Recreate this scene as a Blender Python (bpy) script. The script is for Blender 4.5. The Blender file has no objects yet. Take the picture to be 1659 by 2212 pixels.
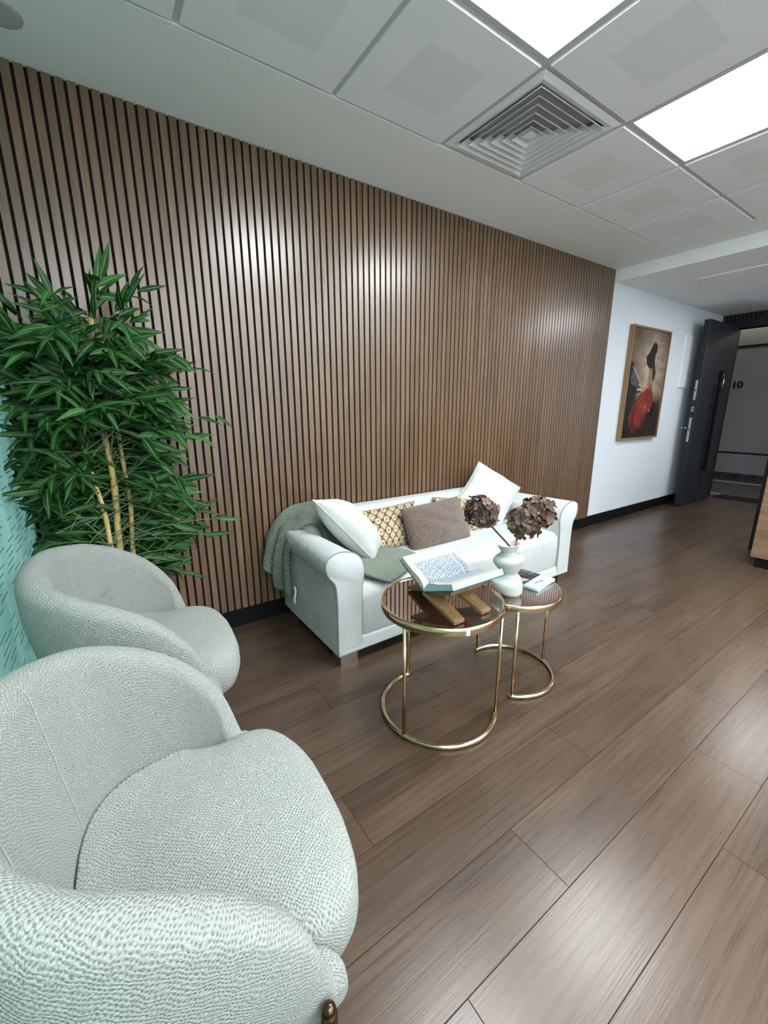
import bpy, bmesh, math, random
import numpy as np
from mathutils import Vector, Matrix
PI = math.pi
sc = bpy.context.scene
COL = sc.collection
rnd = random.Random(7)
nrs = np.random.RandomState(5)

# ------------------------------------------------------------------ helpers
def lin(r, g, b):
    f = lambda c: (c/12.92 if c <= .04045 else ((c+.055)/1.055)**2.4)
    return (f(r/255), f(g/255), f(b/255), 1.0)

class Nodes:
    def __init__(s, name):
        s.m = bpy.data.materials.new(name); s.m.use_nodes = True
        s.t = s.m.node_tree; s.n = s.t.nodes; s.b = s.n['Principled BSDF']
    def new(s, kind, **kw):
        n = s.n.new(kind)
        for k, v in kw.items():
            if k in n.bl_rna.properties: setattr(n, k, v)
        return n
    def link(s, a, b): s.t.links.new(a, b)
    def val(s, sock, v):
        if hasattr(v, 'is_output') or isinstance(v, bpy.types.NodeSocket): s.link(v, sock)
        else: sock.default_value = v
    def math(s, op, a, b=0.0, c=0.0):
        n = s.n.new('ShaderNodeMath'); n.operation = op
        for i, v in enumerate((a, b, c)): s.val(n.inputs[i], v)
        return n.outputs[0]
    def mix(s, f, a, b, mode='MIX'):
        n = s.n.new('ShaderNodeMix'); n.data_type = 'RGBA'; n.blend_type = mode
        s.val(n.inputs[0], f); s.val(n.inputs[6], a); s.val(n.inputs[7], b)
        return n.outputs[2]
    def ramp(s, f, stops):
        n = s.n.new('ShaderNodeValToRGB'); s.link(f, n.inputs[0])
        e = n.color_ramp.elements
        while len(e) < len(stops): e.new(.5)
        for el, (p, c) in zip(e, stops): el.position = p; el.color = c
        return n.outputs[0]
    def coord(s, which='Object'): return s.n.new('ShaderNodeTexCoord').outputs[which]
    def mapping(s, vec, scale=(1, 1, 1), loc=(0, 0, 0), rot=(0, 0, 0)):
        n = s.n.new('ShaderNodeMapping'); s.link(vec, n.inputs[0])
        n.inputs['Scale'].default_value = scale; n.inputs['Location'].default_value = loc; n.inputs['Rotation'].default_value = rot
        return n.outputs[0]
    def noise(s, vec, scale=5, detail=3, rough=.5, dist=0.0, out=0):
        n = s.n.new('ShaderNodeTexNoise'); s.link(vec, n.inputs['Vector'])
        n.inputs['Scale'].default_value = scale; n.inputs['Detail'].default_value = detail
        n.inputs['Roughness'].default_value = rough; n.inputs['Distortion'].default_value = dist
        return n.outputs[out]
    def voro(s, vec, scale=5, rand=1.0, feature='F1', dim='3D', out='Distance'):
        n = s.n.new('ShaderNodeTexVoronoi'); n.voronoi_dimensions = dim; n.feature = feature
        s.link(vec, n.inputs['Vector']); n.inputs['Scale'].default_value = scale; n.inputs['Randomness'].default_value = rand
        return n.outputs[out]
    def bump(s, h, strength=.5, dist=.01):
        n = s.n.new('ShaderNodeBump'); n.inputs['Strength'].default_value = strength; n.inputs['Distance'].default_value = dist
        s.link(h, n.inputs['Height']); s.link(n.outputs[0], s.b.inputs['Normal'])
    def set(s, color=None, rough=None, metal=None, spec=None, sheen=None, coat=None):
        for k, v in (('Base Color', color), ('Roughness', rough), ('Metallic', metal), ('Specular IOR Level', spec), ('Sheen Weight', sheen), ('Coat Weight', coat)):
            if v is not None: s.val(s.b.inputs[k], v)
        return s.m

def plain(name, color, rough=.5, metal=0.0, spec=.5, nz=.06, scale=30, bump=0.0):
    N = Nodes(name); co = N.coord()
    f = N.noise(co, scale, 4)
    dark = tuple(c*(1-nz) for c in color[:3])+(1,); lite = tuple(min(1, c*(1+nz)) for c in color[:3])+(1,)
    c = N.ramp(f, [(.3, dark), (.7, lite)])
    if bump: N.bump(f, bump, .002)
    return N.set(color=c, rough=rough, metal=metal, spec=spec)

def painted(name, rough=.6, spec=.3, bump=None, sheen=None):
    N = Nodes(name); a = N.new('ShaderNodeAttribute'); a.attribute_name = 'Col'
    if bump:
        f = N.noise(N.coord('UV'), bump[0], 3); N.bump(f, bump[1], bump[2])
    return N.set(color=a.outputs['Color'], rough=rough, spec=spec, sheen=sheen)

class MB:
    def __init__(s): s.v = []; s.f = []; s.uv = []; s.col = []
    def add(s, vs, fs, uvs=None, cols=None):
        o = len(s.v)
        vs = [tuple(map(float, v)) for v in vs]
        s.v += vs; s.f += [tuple(i+o for i in f) for f in fs]
        s.uv += list(uvs) if uvs is not None else [(v[0], v[1]) for v in vs]
        s.col += list(cols) if cols is not None else [(1, 1, 1, 1)]*len(vs)
        return s
    def box(s, x0, x1, y0, y1, z0, z1):
        return s.add([(x, y, z) for z in (z0, z1) for y in (y0, y1) for x in (x0, x1)],
                     [(0, 2, 3, 1), (4, 5, 7, 6), (0, 1, 5, 4), (2, 6, 7, 3), (0, 4, 6, 2), (1, 3, 7, 5)])
    def quad(s, a, b, c, d): return s.add([a, b, c, d], [(0, 1, 2, 3)])
    def grid(s, G, uv=None, cols=None, closeu=False, closev=False):
        nu, nv = len(G), len(G[0]); vs = [p for row in G for p in row]; fs = []
        for i in range(nu if closeu else nu-1):
            for j in range(nv if closev else nv-1):
                i2, j2 = (i+1) % nu, (j+1) % nv
                fs.append((i*nv+j, i2*nv+j, i2*nv+j2, i*nv+j2))
        return s.add(vs, fs, [p for r in uv for p in r] if uv is not None else None, [p for r in cols for p in r] if cols is not None else None)
    def tube(s, pts, r, n=10, closed=False, caps=True):
        pts = [Vector(p) for p in pts]; N = len(pts)
        rr = r if isinstance(r, (list, tuple)) else [r]*N
        rings = []; up = None
        for i, p in enumerate(pts):
            if closed: t = pts[(i+1) % N]-pts[i-1]
            else: t = pts[min(i+1, N-1)]-pts[max(i-1, 0)]
            t.normalize()
            if up is None: up = Vector((0, 0, 1)) if abs(t.z) < .9 else Vector((1, 0, 0))
            a = up - t*up.dot(t); a.normalize(); up = a; b = t.cross(a)
            rings.append([p+(a*math.cos(k*2*PI/n)+b*math.sin(k*2*PI/n))*rr[i] for k in range(n)])
        o = len(s.v); s.grid(rings, closeu=closed, closev=True)
        if caps and not closed:
            s.f.append(tuple(o+k for k in range(n))[::-1]); s.f.append(tuple(o+(N-1)*n+k for k in range(n)))
        return s
    def rbox(s, x0, x1, y0, y1, z0, z1, r, n=4, m=6, fn=None):
        c = Vector(((x0+x1)/2, (y0+y1)/2, (z0+z1)/2)); h = Vector(((x1-x0)/2, (y1-y0)/2, (z1-z0)/2))
        def ax(hh):
            inner = hh-r
            a = [-inner - r*math.cos(k*PI/4/n*1.0)*0 - r*math.tan((1-k/n)*PI/4) for k in range(n)]
            mid = [-inner+2*inner*k/m for k in range(m+1)]
            b = [inner + r*math.tan(k/n*PI/4) for k in range(1, n+1)]
            return a+mid+b
        A = [ax(h.x), ax(h.y), ax(h.z)]
        for d in range(3):
            e, f = (d+1) % 3, (d+2) % 3
            for sg in (-1, 1):
                G = []
                for u in A[e]:
                    row = []
                    for w in A[f]:
                        p = Vector((0, 0, 0)); p[d] = sg*h[d]; p[e] = u; p[f] = w
                        q = Vector([max(-(h[i]-r), min(h[i]-r, p[i])) for i in range(3)])
                        dv = p-q
                        if dv.length > 1e-9: dv.normalize()
                        P = c+q+dv*r
                        if fn: P = Vector(fn(P))
                        row.append(P)
                    G.append(row)
                if sg < 0: G = G[::-1]
                s.grid(G)
        return s
    def lathe(s, prof, n=48, c=(0, 0), cap=True):
        G = [[(c[0]+r*math.cos(k*2*PI/n), c[1]+r*math.sin(k*2*PI/n), z) for k in range(n)] for r, z in prof]
        o = len(s.v); s.grid(G, closev=True)
        if cap:
            s.f.append(tuple(o+k for k in range(n))[::-1]); s.f.append(tuple(o+(len(prof)-1)*n+k for k in range(n)))
        return s
    def make(s, name, mat, parent=None, smooth=True, merge=0.0, loc=None, auto=None, kind=None):
        me = bpy.data.meshes.new(name); me.from_pydata(s.v, [], s.f)
        ul = me.uv_layers.new(name='UVMap')
        li = np.empty(len(me.loops), dtype=np.int32); me.loops.foreach_get('vertex_index', li)
        ul.data.foreach_set('uv', np.array(s.uv, dtype=np.float32)[li].ravel())
        ca = me.color_attributes.new('Col', 'FLOAT_COLOR', 'POINT')
        ca.data.foreach_set('color', np.array(s.col, dtype=np.float32).ravel())
        bm = bmesh.new(); bm.from_mesh(me)
        if merge: bmesh.ops.remove_doubles(bm, verts=bm.verts, dist=merge)
        bmesh.ops.recalc_face_normals(bm, faces=bm.faces)
        if auto is not None:
            for e in bm.edges:
                if len(e.link_faces) == 2 and e.calc_face_angle(0) > math.radians(auto): e.smooth = False
        for f in bm.faces: f.smooth = smooth
        bm.to_mesh(me); bm.free()
        if mat: me.materials.append(mat)
        o = bpy.data.objects.new(name, me); COL.objects.link(o)
        if parent: o.parent = parent
        if loc: o.location = loc
        if kind: o['kind'] = kind
        return o

def thing(name, label, cat, loc=(0, 0, 0), rz=0, group=None):
    o = bpy.data.objects.new(name, None); COL.objects.link(o); o.location = loc; o.rotation_euler = (0, 0, rz)
    o.empty_display_size = .05
    return tag(o, label, cat, group)
def tag(o, label, cat, group=None):
    o['label'] = label; o['category'] = cat
    if group: o['group'] = group
    return o
def copy_tree(o, parent=None):
    c = o.copy(); COL.objects.link(c)
    if parent: c.parent = parent
    for ch in list(o.children): copy_tree(ch, c)
    return c
def cr(pts, n):      # Catmull-Rom through pts, n samples per span
    P = [np.array(p, float) for p in pts]; out = []
    for i in range(len(P)-1):
        p0 = P[i-1] if i else 2*P[0]-P[1]; p1, p2 = P[i], P[i+1]; p3 = P[i+2] if i+2 < len(P) else 2*P[-1]-P[-2]
        for k in range(n):
            t = k/n
            out.append(.5*((2*p1)+(-p0+p2)*t+(2*p0-5*p1+4*p2-p3)*t*t+(-p0+3*p1-3*p2+p3)*t**3))
    out.append(P[-1]); return out

# ------------------------------------------------------------------ camera
R = [[0.823115, -0.567863, -0.003], [0, 0, 0], [0, 0, 0]]
rv = Vector((1.7526875924, -0.5483581926, 0.4227601318))
Rm = Matrix.Rotation(rv.length, 3, rv.normalized())          # world -> camera (x right, y down, z forward)
cam = bpy.data.objects.new('camera', bpy.data.cameras.new('camera')); COL.objects.link(cam); sc.camera = cam
cx, cy, cz = Rm[0], -Rm[1], -Rm[2]
cam.matrix_world = Matrix(((cx[0], cy[0], cz[0], 0.0), (cx[1], cy[1], cz[1], -2.36419), (cx[2], cy[2], cz[2], 1.26871), (0, 0, 0, 1)))
cam.data.sensor_fit = 'HORIZONTAL'; cam.data.sensor_width = 36.0; cam.data.lens = 36*900.268/1659
cam.data.clip_start = .02; cam.data.clip_end = 60

# ------------------------------------------------------------------ materials
def wood(name, c_dark, c_mid, c_lite, axis='Z', rough=.4, scale=1.0, spec=.5, bump=.15, attr=None, knots=False, pore=.8, spread=.17, coat=0):
    N = Nodes(name); co = N.coord()
    if attr:
        a = N.new('ShaderNodeAttribute'); a.attribute_name = 'Col'
        ad = N.new('ShaderNodeVectorMath', operation='MULTIPLY_ADD'); N.link(a.outputs['Color'], ad.inputs[0])
        ad.inputs[1].default_value = (37, 23, 11); N.link(co, ad.inputs[2]); co = ad.outputs[0]
    st = {'X': (1.2, 22, 22), 'Y': (22, 1.2, 22), 'Z': (22, 22, 1.2)}[axis]
    st2 = {'X': (5, 260, 260), 'Y': (260, 5, 260), 'Z': (260, 260, 5)}[axis]
    st3 = {'X': (.9, 4.5, 4.5), 'Y': (4.5, .9, 4.5), 'Z': (4.5, 4.5, .9)}[axis]
    g1 = N.noise(N.mapping(co, tuple(x*scale for x in st)), 1, 5, .6, .8)
    g2 = N.noise(N.mapping(co, tuple(x*scale for x in st2)), 1, 2, .6)
    g3 = N.noise(N.mapping(co, tuple(x*scale for x in st3)), 1, 3, .55, .6)
    f = N.math('ADD', N.math('MULTIPLY', g1, .45), N.math('ADD', N.math('MULTIPLY', g2, .25), N.math('MULTIPLY', g3, .3)))
    c = N.ramp(f, [(.5-spread, c_dark), (.5, c_mid), (.5+spread*.95, c_lite)])
    pores = N.ramp(g2, [(.30, (.72, .70, .68, 1)), (.45, (1, 1, 1, 1))])
    c = N.mix(pore, c, pores, 'MULTIPLY')
    if knots:
        wv = N.new('ShaderNodeTexWave', bands_direction='Y'); N.link(N.mapping(co, (.55, 5.0, 5.0)), wv.inputs['Vector']); wv.inputs['Scale'].default_value = 2.2
        wv.inputs['Distortion'].default_value = 9; wv.inputs['Detail'].default_value = 3; wv.inputs['Detail Scale'].default_value = 1.3; wv.inputs['Detail Roughness'].default_value = .55
        c = N.mix(.34, c, N.ramp(wv.outputs[1], [(.1, (.62, .60, .58, 1)), (.7, (1.1, 1.1, 1.1, 1))]), 'MULTIPLY')
        kn = N.ramp(N.noise(N.mapping(co, (1.3, 4.5, 4.5)), 1, 2, .5), [(.36, (.68, .66, .66, 1)), (.52, (1, 1, 1, 1))]); c = N.mix(.75, c, kn, 'MULTIPLY')
    if attr:
        sepn = N.new('ShaderNodeSeparateColor'); N.link(a.outputs['Color'], sepn.inputs[0])
        k = N.math('MULTIPLY_ADD', sepn.outputs[0], .22, .89)
        cb = N.new('ShaderNodeCombineColor')
        for i in range(3): N.link(k, cb.inputs[i])
        c = N.mix(1.0, c, cb.outputs[0], 'MULTIPLY')
    if coat: N.b.inputs['Coat Weight'].default_value = coat; N.b.inputs['Coat Roughness'].default_value = .30
    N.bump(g2, bump, .002)
    r = N.math('MULTIPLY_ADD', g2, .14, rough-.07)
    return N.set(color=c, rough=r, spec=spec)

M = {}
M['slat'] = wood('slat_oak', lin(79, 58, 40), lin(102, 78, 55), lin(122, 96, 71), 'Z', .30, 1.0, .8, .05, attr=True, coat=.45)
M['floor'] = wood('floor_oak', lin(60, 47, 37), lin(80, 64, 51), lin(93, 76, 62), 'X', .29, .9, .5, .10, attr=True, knots=True, pore=.22, spread=.24)
M['desk_wood'] = wood('desk_oak', lin(96, 76, 56), lin(122, 98, 74), lin(144, 120, 94), 'Y', .45, 1.2, .4, .1)
M['stand_wood'] = wood('stand_walnut', lin(84, 66, 42), lin(118, 94, 62), lin(140, 114, 78), 'Y', .45, 3.0, .4, .1)
M['frame_wood'] = wood('frame_oak', lin(112, 88, 62), lin(136, 110, 80), lin(152, 126, 95), 'Z', .5, 2.0, .3, .1)
M['gap'] = plain('black_felt_backing', lin(38, 33, 30), .95, spec=.1)
M['plank_gap'] = plain('dark_plank_joint', lin(48, 38, 32), .9, spec=.1)
M['black'] = plain('black_skirting', lin(12, 12, 13), .5, spec=.2)
M['black2'] = plain('black_satin_metal', lin(20, 21, 23), .4, spec=.4)
M['ceil'] = plain('ceiling_paint', lin(236, 240, 239), .85, spec=.2, nz=.015, scale=60)
M['white_wall'] = plain('white_wall_paint', lin(214, 221, 228), .7, spec=.25, nz=.012, scale=40, bump=.05)
M['tbar'] = plain('ceiling_grid_metal', lin(196, 198, 200), .6, spec=.3, nz=.02)
M['vent'] = plain('vent_white_metal', lin(222, 224, 224), .5, spec=.4, nz=.02)
M['vent_dark'] = plain('duct_dark', lin(60, 62, 66), .8, spec=.2)
M['door'] = plain('door_charcoal', lin(40, 43, 50), .42, spec=.4, nz=.05, scale=14)
M['handle_black'] = plain('matt_black_handle', lin(7, 7, 8), .6, spec=.15)
M['door_edge'] = plain('door_edge_black', lin(26, 28, 31), .45, spec=.4)
M['corr_wall'] = plain('corridor_grey_panel', lin(150, 152, 156), .6, spec=.3, nz=.03, scale=6)
M['marble'] = plain('dark_marble', lin(66, 67, 72), .3, spec=.5, nz=.5, scale=9)
M['marble_lite'] = plain('white_marble_strip', lin(190, 190, 192), .35, nz=.05)
M['steel'] = plain('brushed_steel', lin(190, 188, 184), .3, 1.0, nz=.05, scale=80)
M['chrome'] = plain('chrome', lin(215, 216, 218), .12, 1.0, nz=.01)
M['gold'] = plain('champagne_gold', lin(216, 194, 156), .16, 1.0, nz=.03, scale=20)
M['bronze'] = plain('bronze_leg', lin(96, 76, 54), .25, 1.0, nz=.06, scale=20)
M['mirror'] = plain('tinted_mirror_glass', lin(206, 192, 190), .02, 1.0, nz=.004)
M['ceramic'] = plain('white_ceramic', lin(172, 182, 176), .32, spec=.5, nz=.015, scale=50)
M['ceramic_in'] = plain('blush_glaze', lin(226, 214, 212), .4, spec=.4, nz=.02)
M['paper_edge'] = plain('page_edges', lin(146, 196, 186), .7, nz=.14, scale=300)
M['page_cream'] = plain('cream_page_edges', lin(196, 186, 160), .7, nz=.15, scale=300)
M['page_blue'] = plain('pale_blue_page_edges', lin(160, 190, 194), .7, nz=.12, scale=300)
M['cover'] = plain('teal_book_cover', lin(30, 86, 84), .45, nz=.08, scale=60)
M['white_paper'] = plain('white_paper', lin(236, 238, 236), .6, nz=.03)
M['pot'] = plain('grey_plant_pot', lin(92, 92, 92), .6, nz=.06)
M['soil'] = plain('potting_soil', lin(52, 40, 30), .95, nz=.4, scale=90)
M['speaker_grey'] = plain('speaker_grey', lin(176, 182, 178), .7, nz=.03)
M['plastic_white'] = plain('white_plastic', lin(226, 228, 228), .5, nz=.02)

def fabric(name, c1, c2, per, bump, warp=.003, sheen=.15, fine=.35):
    N = Nodes(name); uv = N.coord('UV')
    w1 = N.noise(N.mapping(uv, (170, 170, 170)), 1, 2, .6, out=1); w2 = N.noise(N.mapping(uv, (30, 30, 30)), 1, 2, .5, out=1)
    a1 = N.new('ShaderNodeVectorMath', operation='MULTIPLY_ADD'); N.link(w1, a1.inputs[0]); a1.inputs[1].default_value = (warp, warp, 0); N.link(uv, a1.inputs[2])
    a2 = N.new('ShaderNodeVectorMath', operation='MULTIPLY_ADD'); N.link(w2, a2.inputs[0]); a2.inputs[1].default_value = (warp*3.5, warp*3.5, 0); N.link(a1.outputs[0], a2.inputs[2])
    sp = N.new('ShaderNodeSeparateXYZ'); N.link(a2.outputs[0], sp.inputs[0])
    kx = N.math('SINE', N.math('MULTIPLY', sp.outputs[0], 2*PI/per[0])); ky = N.math('SINE', N.math('MULTIPLY', sp.outputs[1], 2*PI/per[1]))
    f2 = N.noise(N.mapping(uv, (520, 520, 520)), 1, 3, .65)
    h = N.math('ADD', N.math('MULTIPLY_ADD', N.math('MULTIPLY', kx, ky), .5, .5), N.math('MULTIPLY', f2, fine*2))
    col = N.ramp(N.math('DIVIDE', h, 1+fine*2), [(.12, c2), (.50, c1)])
    N.bump(h, bump[0], bump[1])
    return N.set(color=col, rough=.95, spec=.12, sheen=sheen)
M['boucle'] = fabric('boucle_fabric', lin(173, 179, 172), lin(94, 104, 97), (.0098, .0078), (.85, .0042), .0054)
M['boucle_seam'] = plain('boucle_seam', lin(168, 175, 170), .95, nz=.2, scale=200)
M['throw'] = fabric('waffle_throw', lin(130, 146, 128), lin(52, 64, 52), (.018, .018), (1.0, .010), .002, .3, .15)

def linen(name, c, nz=.04, wr=.5):
    N = Nodes(name); uv = N.coord('UV'); ob = N.coord()
    w = N.noise(N.mapping(ob, (7, 7, 7)), 1, 4, .5, .7)
    th = N.noise(N.mapping(uv, (900, 900, 900)), 1, 2)
    h = N.math('ADD', N.math('MULTIPLY', w, 1.0), N.math('MULTIPLY', th, .03))
    N.bump(h, wr, .02)
    dark = tuple(x*(1-nz) for x in c[:3])+(1,)
    return N.set(color=N.ramp(w, [(.35, dark), (.6, c)]), rough=.8, spec=.2, sheen=.1)
M['sofa'] = linen('sofa_white_fabric', lin(184, 191, 189), .06, .35)
M['pillow_white'] = linen('white_cotton', lin(186, 190, 187), .05, .7)
M['piping'] = plain('sofa_piping_grey', lin(120, 130, 128), .8, nz=.04)
N = Nodes('brown_plush'); ob = N.coord()
f1 = N.noise(N.mapping(ob, (60, 60, 60)), 1, 4, .7, 1.2); f3 = N.noise(N.mapping(ob, (280, 280, 280)), 1, 2)
hh = N.math('ADD', f1, N.math('MULTIPLY', f3, .4)); N.bump(hh, .9, .012)
M['plush'] = N.set(color=N.ramp(hh, [(.5, lin(72, 57, 48)), (.95, lin(128, 109, 96))]), rough=1.0, spec=.05, sheen=.4)
M['paint_cloth'] = painted('patterned_cloth', .75, .25)
M['paint_paper'] = painted('printed_paper', .55, .3)
M['paint_gloss'] = painted('printed_gloss_cover', .25, .5)
M['paint_canvas'] = painted('painted_canvas', .6, .3, bump=(160, .3, .002))

def leafmat(name, c1, c2, vein):
    N = Nodes(name); a = N.new('ShaderNodeAttribute'); a.attribute_name = 'Col'
    s = N.new('ShaderNodeSeparateColor'); N.link(a.outputs['Color'], s.inputs[0])
    c = N.mix(s.outputs[0], c1, c2); c = N.mix(s.outputs[1], c, vein)
    return N.set(color=c, rough=.5, spec=.25)
M['leaf'] = leafmat('bamboo_leaf', lin(15, 48, 18), lin(44, 92, 38), lin(118, 156, 98))
M['cane'] = plain('bamboo_cane', lin(202, 176, 116), .5, nz=.15, scale=18)
M['twig'] = plain('green_twig', lin(104, 132, 88), .6, nz=.1)
M['petal'] = leafmat('dried_petal', lin(40, 29, 24), lin(104, 82, 70), lin(176, 150, 128))
M['stem'] = plain('brown_stem', lin(62, 48, 42), .7, nz=.2)

# teal wall with rows of short dark dashes
N = Nodes('teal_dash_wallpaper'); uv = N.coord('UV')
sx = N.new('ShaderNodeSeparateXYZ'); N.link(uv, sx.inputs[0])
row = N.math('DIVIDE', sx.outputs[1], .021); ri = N.math('FLOOR', row); rf = N.math('FRACT', row)
wn = N.new('ShaderNodeTexWhiteNoise', noise_dimensions='1D'); N.link(ri, wn.inputs['W'])
cl = N.math('ADD', N.math('DIVIDE', sx.outputs[0], .165), N.math('MULTIPLY', wn.outputs[0], 5)); cf = N.math('FRACT', cl); ci = N.math('FLOOR', cl)
w2 = N.new('ShaderNodeTexWhiteNoise', noise_dimensions='2D'); cbx = N.new('ShaderNodeCombineXYZ'); N.link(ri, cbx.inputs[0]); N.link(ci, cbx.inputs[1]); N.link(cbx.outputs[0], w2.inputs['Vector'])
wid = N.math('MULTIPLY', N.math('MULTIPLY_ADD', w2.outputs[0], .30, .38), N.math('GREATER_THAN', w2.outputs[0], .30))
dash = N.math('MULTIPLY', N.math('LESS_THAN', cf, wid), N.math('LESS_THAN', N.math('ABSOLUTE', N.math('SUBTRACT', rf, .5)), .085))
big = N.noise(N.mapping(uv, (9, 1.2, 1)), 1, 4)
base = N.ramp(big, [(.3, lin(112, 158, 151)), (.7, lin(146, 188, 181))])
tcol = N.mix(dash, base, lin(48, 74, 60))
M['teal'] = N.set(color=tcol, rough=.4, spec=.4)
tr = N.new('ShaderNodeBsdfTranslucent'); N.link(tcol, tr.inputs[0]); ms = N.new('ShaderNodeMixShader'); ms.inputs[0].default_value = .5
N.link(N.b.outputs[0], ms.inputs[1]); N.link(tr.outputs[0], ms.inputs[2]); N.link(ms.outputs[0], N.n['Material Output'].inputs[0])
N = Nodes('clear_pane'); tp = N.new('ShaderNodeBsdfTransparent'); tp.inputs[0].default_value = (.97, .99, .98, 1); gl = N.new('ShaderNodeBsdfGlossy'); gl.inputs['Roughness'].default_value = .02
ms = N.new('ShaderNodeMixShader'); ms.inputs[0].default_value = .04; N.link(tp.outputs[0], ms.inputs[1]); N.link(gl.outputs[0], ms.inputs[2]); N.link(ms.outputs[0], N.n['Material Output'].inputs[0]); M['clear'] = N.m

# ceiling tile: white with a faintly greyer perforated square in the middle
N = Nodes('ceiling_tile'); uv = N.coord('UV')
sx = N.new('ShaderNodeSeparateXYZ'); N.link(uv, sx.inputs[0])
inx = N.math('LESS_THAN', N.math('ABSOLUTE', N.math('SUBTRACT', sx.outputs[0], .5)), .255)
iny = N.math('LESS_THAN', N.math('ABSOLUTE', N.math('SUBTRACT', sx.outputs[1], .5)), .245)
sq = N.math('MULTIPLY', inx, iny)
M['tile'] = N.set(color=N.mix(sq, lin(238, 241, 245), lin(231, 234, 236)), rough=.8, spec=.25)

def emit(name, color, strength):
    N = Nodes(name); N.b.inputs['Emission Color'].default_value = color; N.b.inputs['Emission Strength'].default_value = strength
    return N.set(color=(.8, .8, .8, 1), rough=.5)
M['panel_light'] = emit('led_panel', (.93, .97, 1.0, 1), 30.0)
M['panel_fill'] = emit('unseen_fill_panel', (.93, .97, 1.0, 1), 22.0)  # fill glow for the added panels behind the camera
M['panel_dim'] = emit('led_panel_far', (.93, .97, 1.0, 1), 23.0)
M['daylight'] = emit('daylit_window_pane', (.97, .97, 1.0, 1), 1.9)
M['fill_front'] = emit('added_front_fill', (.94, .97, 1.0, 1), .35)  # weak fill glow for the added front pane
M['fill_left'] = emit('added_left_fill', (.96, .98, 1.0, 1), 5.0)  # strong fill glow for the added pane behind the camera
M['cove'] = emit('warm_cove', (1.0, .86, .7, 1), 9.0)

# ------------------------------------------------------------------ room shell
H = 2.53; HL = 2.425; XS = 4.315; XE = 7.10; YF = -5.2
def wallL(y): return -.272 + .0315*y            # left wall turns very slightly
mb = MB()                                        # floor of individual planks in one mesh
PW, PLEN = .1972, 1.22
offs = {-1: .517, 0: 1.36-1.22, 1: .895, 2: .508, 3: 1.365-1.22}
hol = .0011
nrow = 0
for k in range(-8, 17):
    y1 = -1.551-PW*k; y0 = y1-PW
    if y0 > 0: continue
    off = offs.get(k, (k*.437) % PLEN)
    x = off-PLEN*3
    while x < XE+.1:
        xa, xb = max(x, -.6), min(x+PLEN, XE+.08)
        if xb > xa+.02:
            c = (rnd.random(), rnd.random(), rnd.random(), 1)
            yb, yt = max(y0, YF), min(y1, .02)
            if yt > yb+.01:
                mb.add([(xa+hol, yb+hol, 0), (xb-hol, yb+hol, 0), (xb-hol, yt-hol, 0), (xa+hol, yt-hol, 0)], [(0, 1, 2, 3)], cols=[c]*4)
        x += PLEN
fl = mb.make('floor', M['floor'], smooth=False, kind='structure')
mb = MB().box(-.62, XE+.1, YF-.1, .04, -.06, -.0012)
mb.make('floor_base', M['plank_gap'], smooth=False, kind='structure')

# slatted wall
mb = MB(); mg = MB().box(-.35, XS-.002, .012, .03, .105, H+.01)
PITCH = .04053; g0 = .0246
k = int((-.36-g0)/PITCH)
xg = g0+k*PITCH
while xg < XS:
    a, b = xg+.0052, xg+PITCH-.0052
    b = min(b, XS)
    if b-a > .004 and b > -.33:
        c = (rnd.random(), rnd.random(), rnd.random(), 1)
        e = .0012
        vs = [(a, .013, .106), (a, e, .106), (a+e, 0, .106), (b-e, 0, .106), (b, e, .106), (b, .013, .106)]
        vt = [(x, y, H+.005) for x, y, z in vs]
        mb.add(vs+vt, [(i, i+1, i+7, i+6) for i in range(5)]+[(0, 1, 2, 3, 4, 5)], cols=[c]*12)
    xg += PITCH
mg.make('wall_back_lining', M['gap'], smooth=False, kind='structure')
mb.make('wall_back', M['slat'], smooth=False, kind='structure')
MB().box(-.4, XE+.2, .03, .12, -.05, 2.75).make('wall_back_core', M['white_wall'], smooth=False, kind='structure')
# white wall beyond the slats (flush with slat fronts)
MB().box(XS, XE+.05, .004, .03, .1, HL+.02).make('wall_back_white', M['white_wall'], smooth=False, kind='structure')
MB().box(-.32, XS, -.008, .03, 0, .105).make('baseboard_back', M['black'], smooth=False, kind='structure')
MB().box(XS, XE-.08, -.008, .03, 0, .112).make('baseboard_white', M['black'], smooth=False, kind='structure')
# left wall
def lp(y, dx, z): return (wallL(y)-dx, y, z)
ya, yb = .03, YF
mb = MB().add([lp(ya, 0, 0), lp(yb, 0, 0), lp(yb, 0, 2.62), lp(ya, 0, 2.62)], [(0, 1, 2, 3)], uvs=[(ya, 0), (yb, 0), (yb, 2.62), (ya, 2.62)])
mb.make('wall_left', M['teal'], smooth=False, kind='structure')
mb = MB().add([lp(y, dx, z) for dx in (.002, .012) for z in (0, 2.62) for y in (ya, yb)], [(0, 1, 3, 2), (4, 6, 7, 5), (0, 4, 5, 1), (2, 3, 7, 6), (0, 2, 6, 4), (1, 5, 7, 3)])
mb.make('wall_left_glass', M['clear'], smooth=False, kind='structure')
lit_pane = MB().add([lp(y, dx, z) for dx in (-.03, -.02) for z in (1.05, 2.48) for y in (-3.5, YF+.1)], [(0, 1, 3, 2), (4, 6, 7, 5), (0, 4, 5, 1), (2, 3, 7, 6), (0, 2, 6, 4), (1, 5, 7, 3)]).make('fill_pane_left', M['fill_left'], smooth=False, kind='structure')  # unseen glowing pane, added to brighten the ceiling; no known window here
for y in (-3.5, -4.3, YF+.1): MB().box(wallL(y)+.02, wallL(y)+.06, y-.03, y+.03, 1.05, 2.48).make('unseen_pane_frame', M['tbar'], lit_pane, smooth=False)
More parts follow.
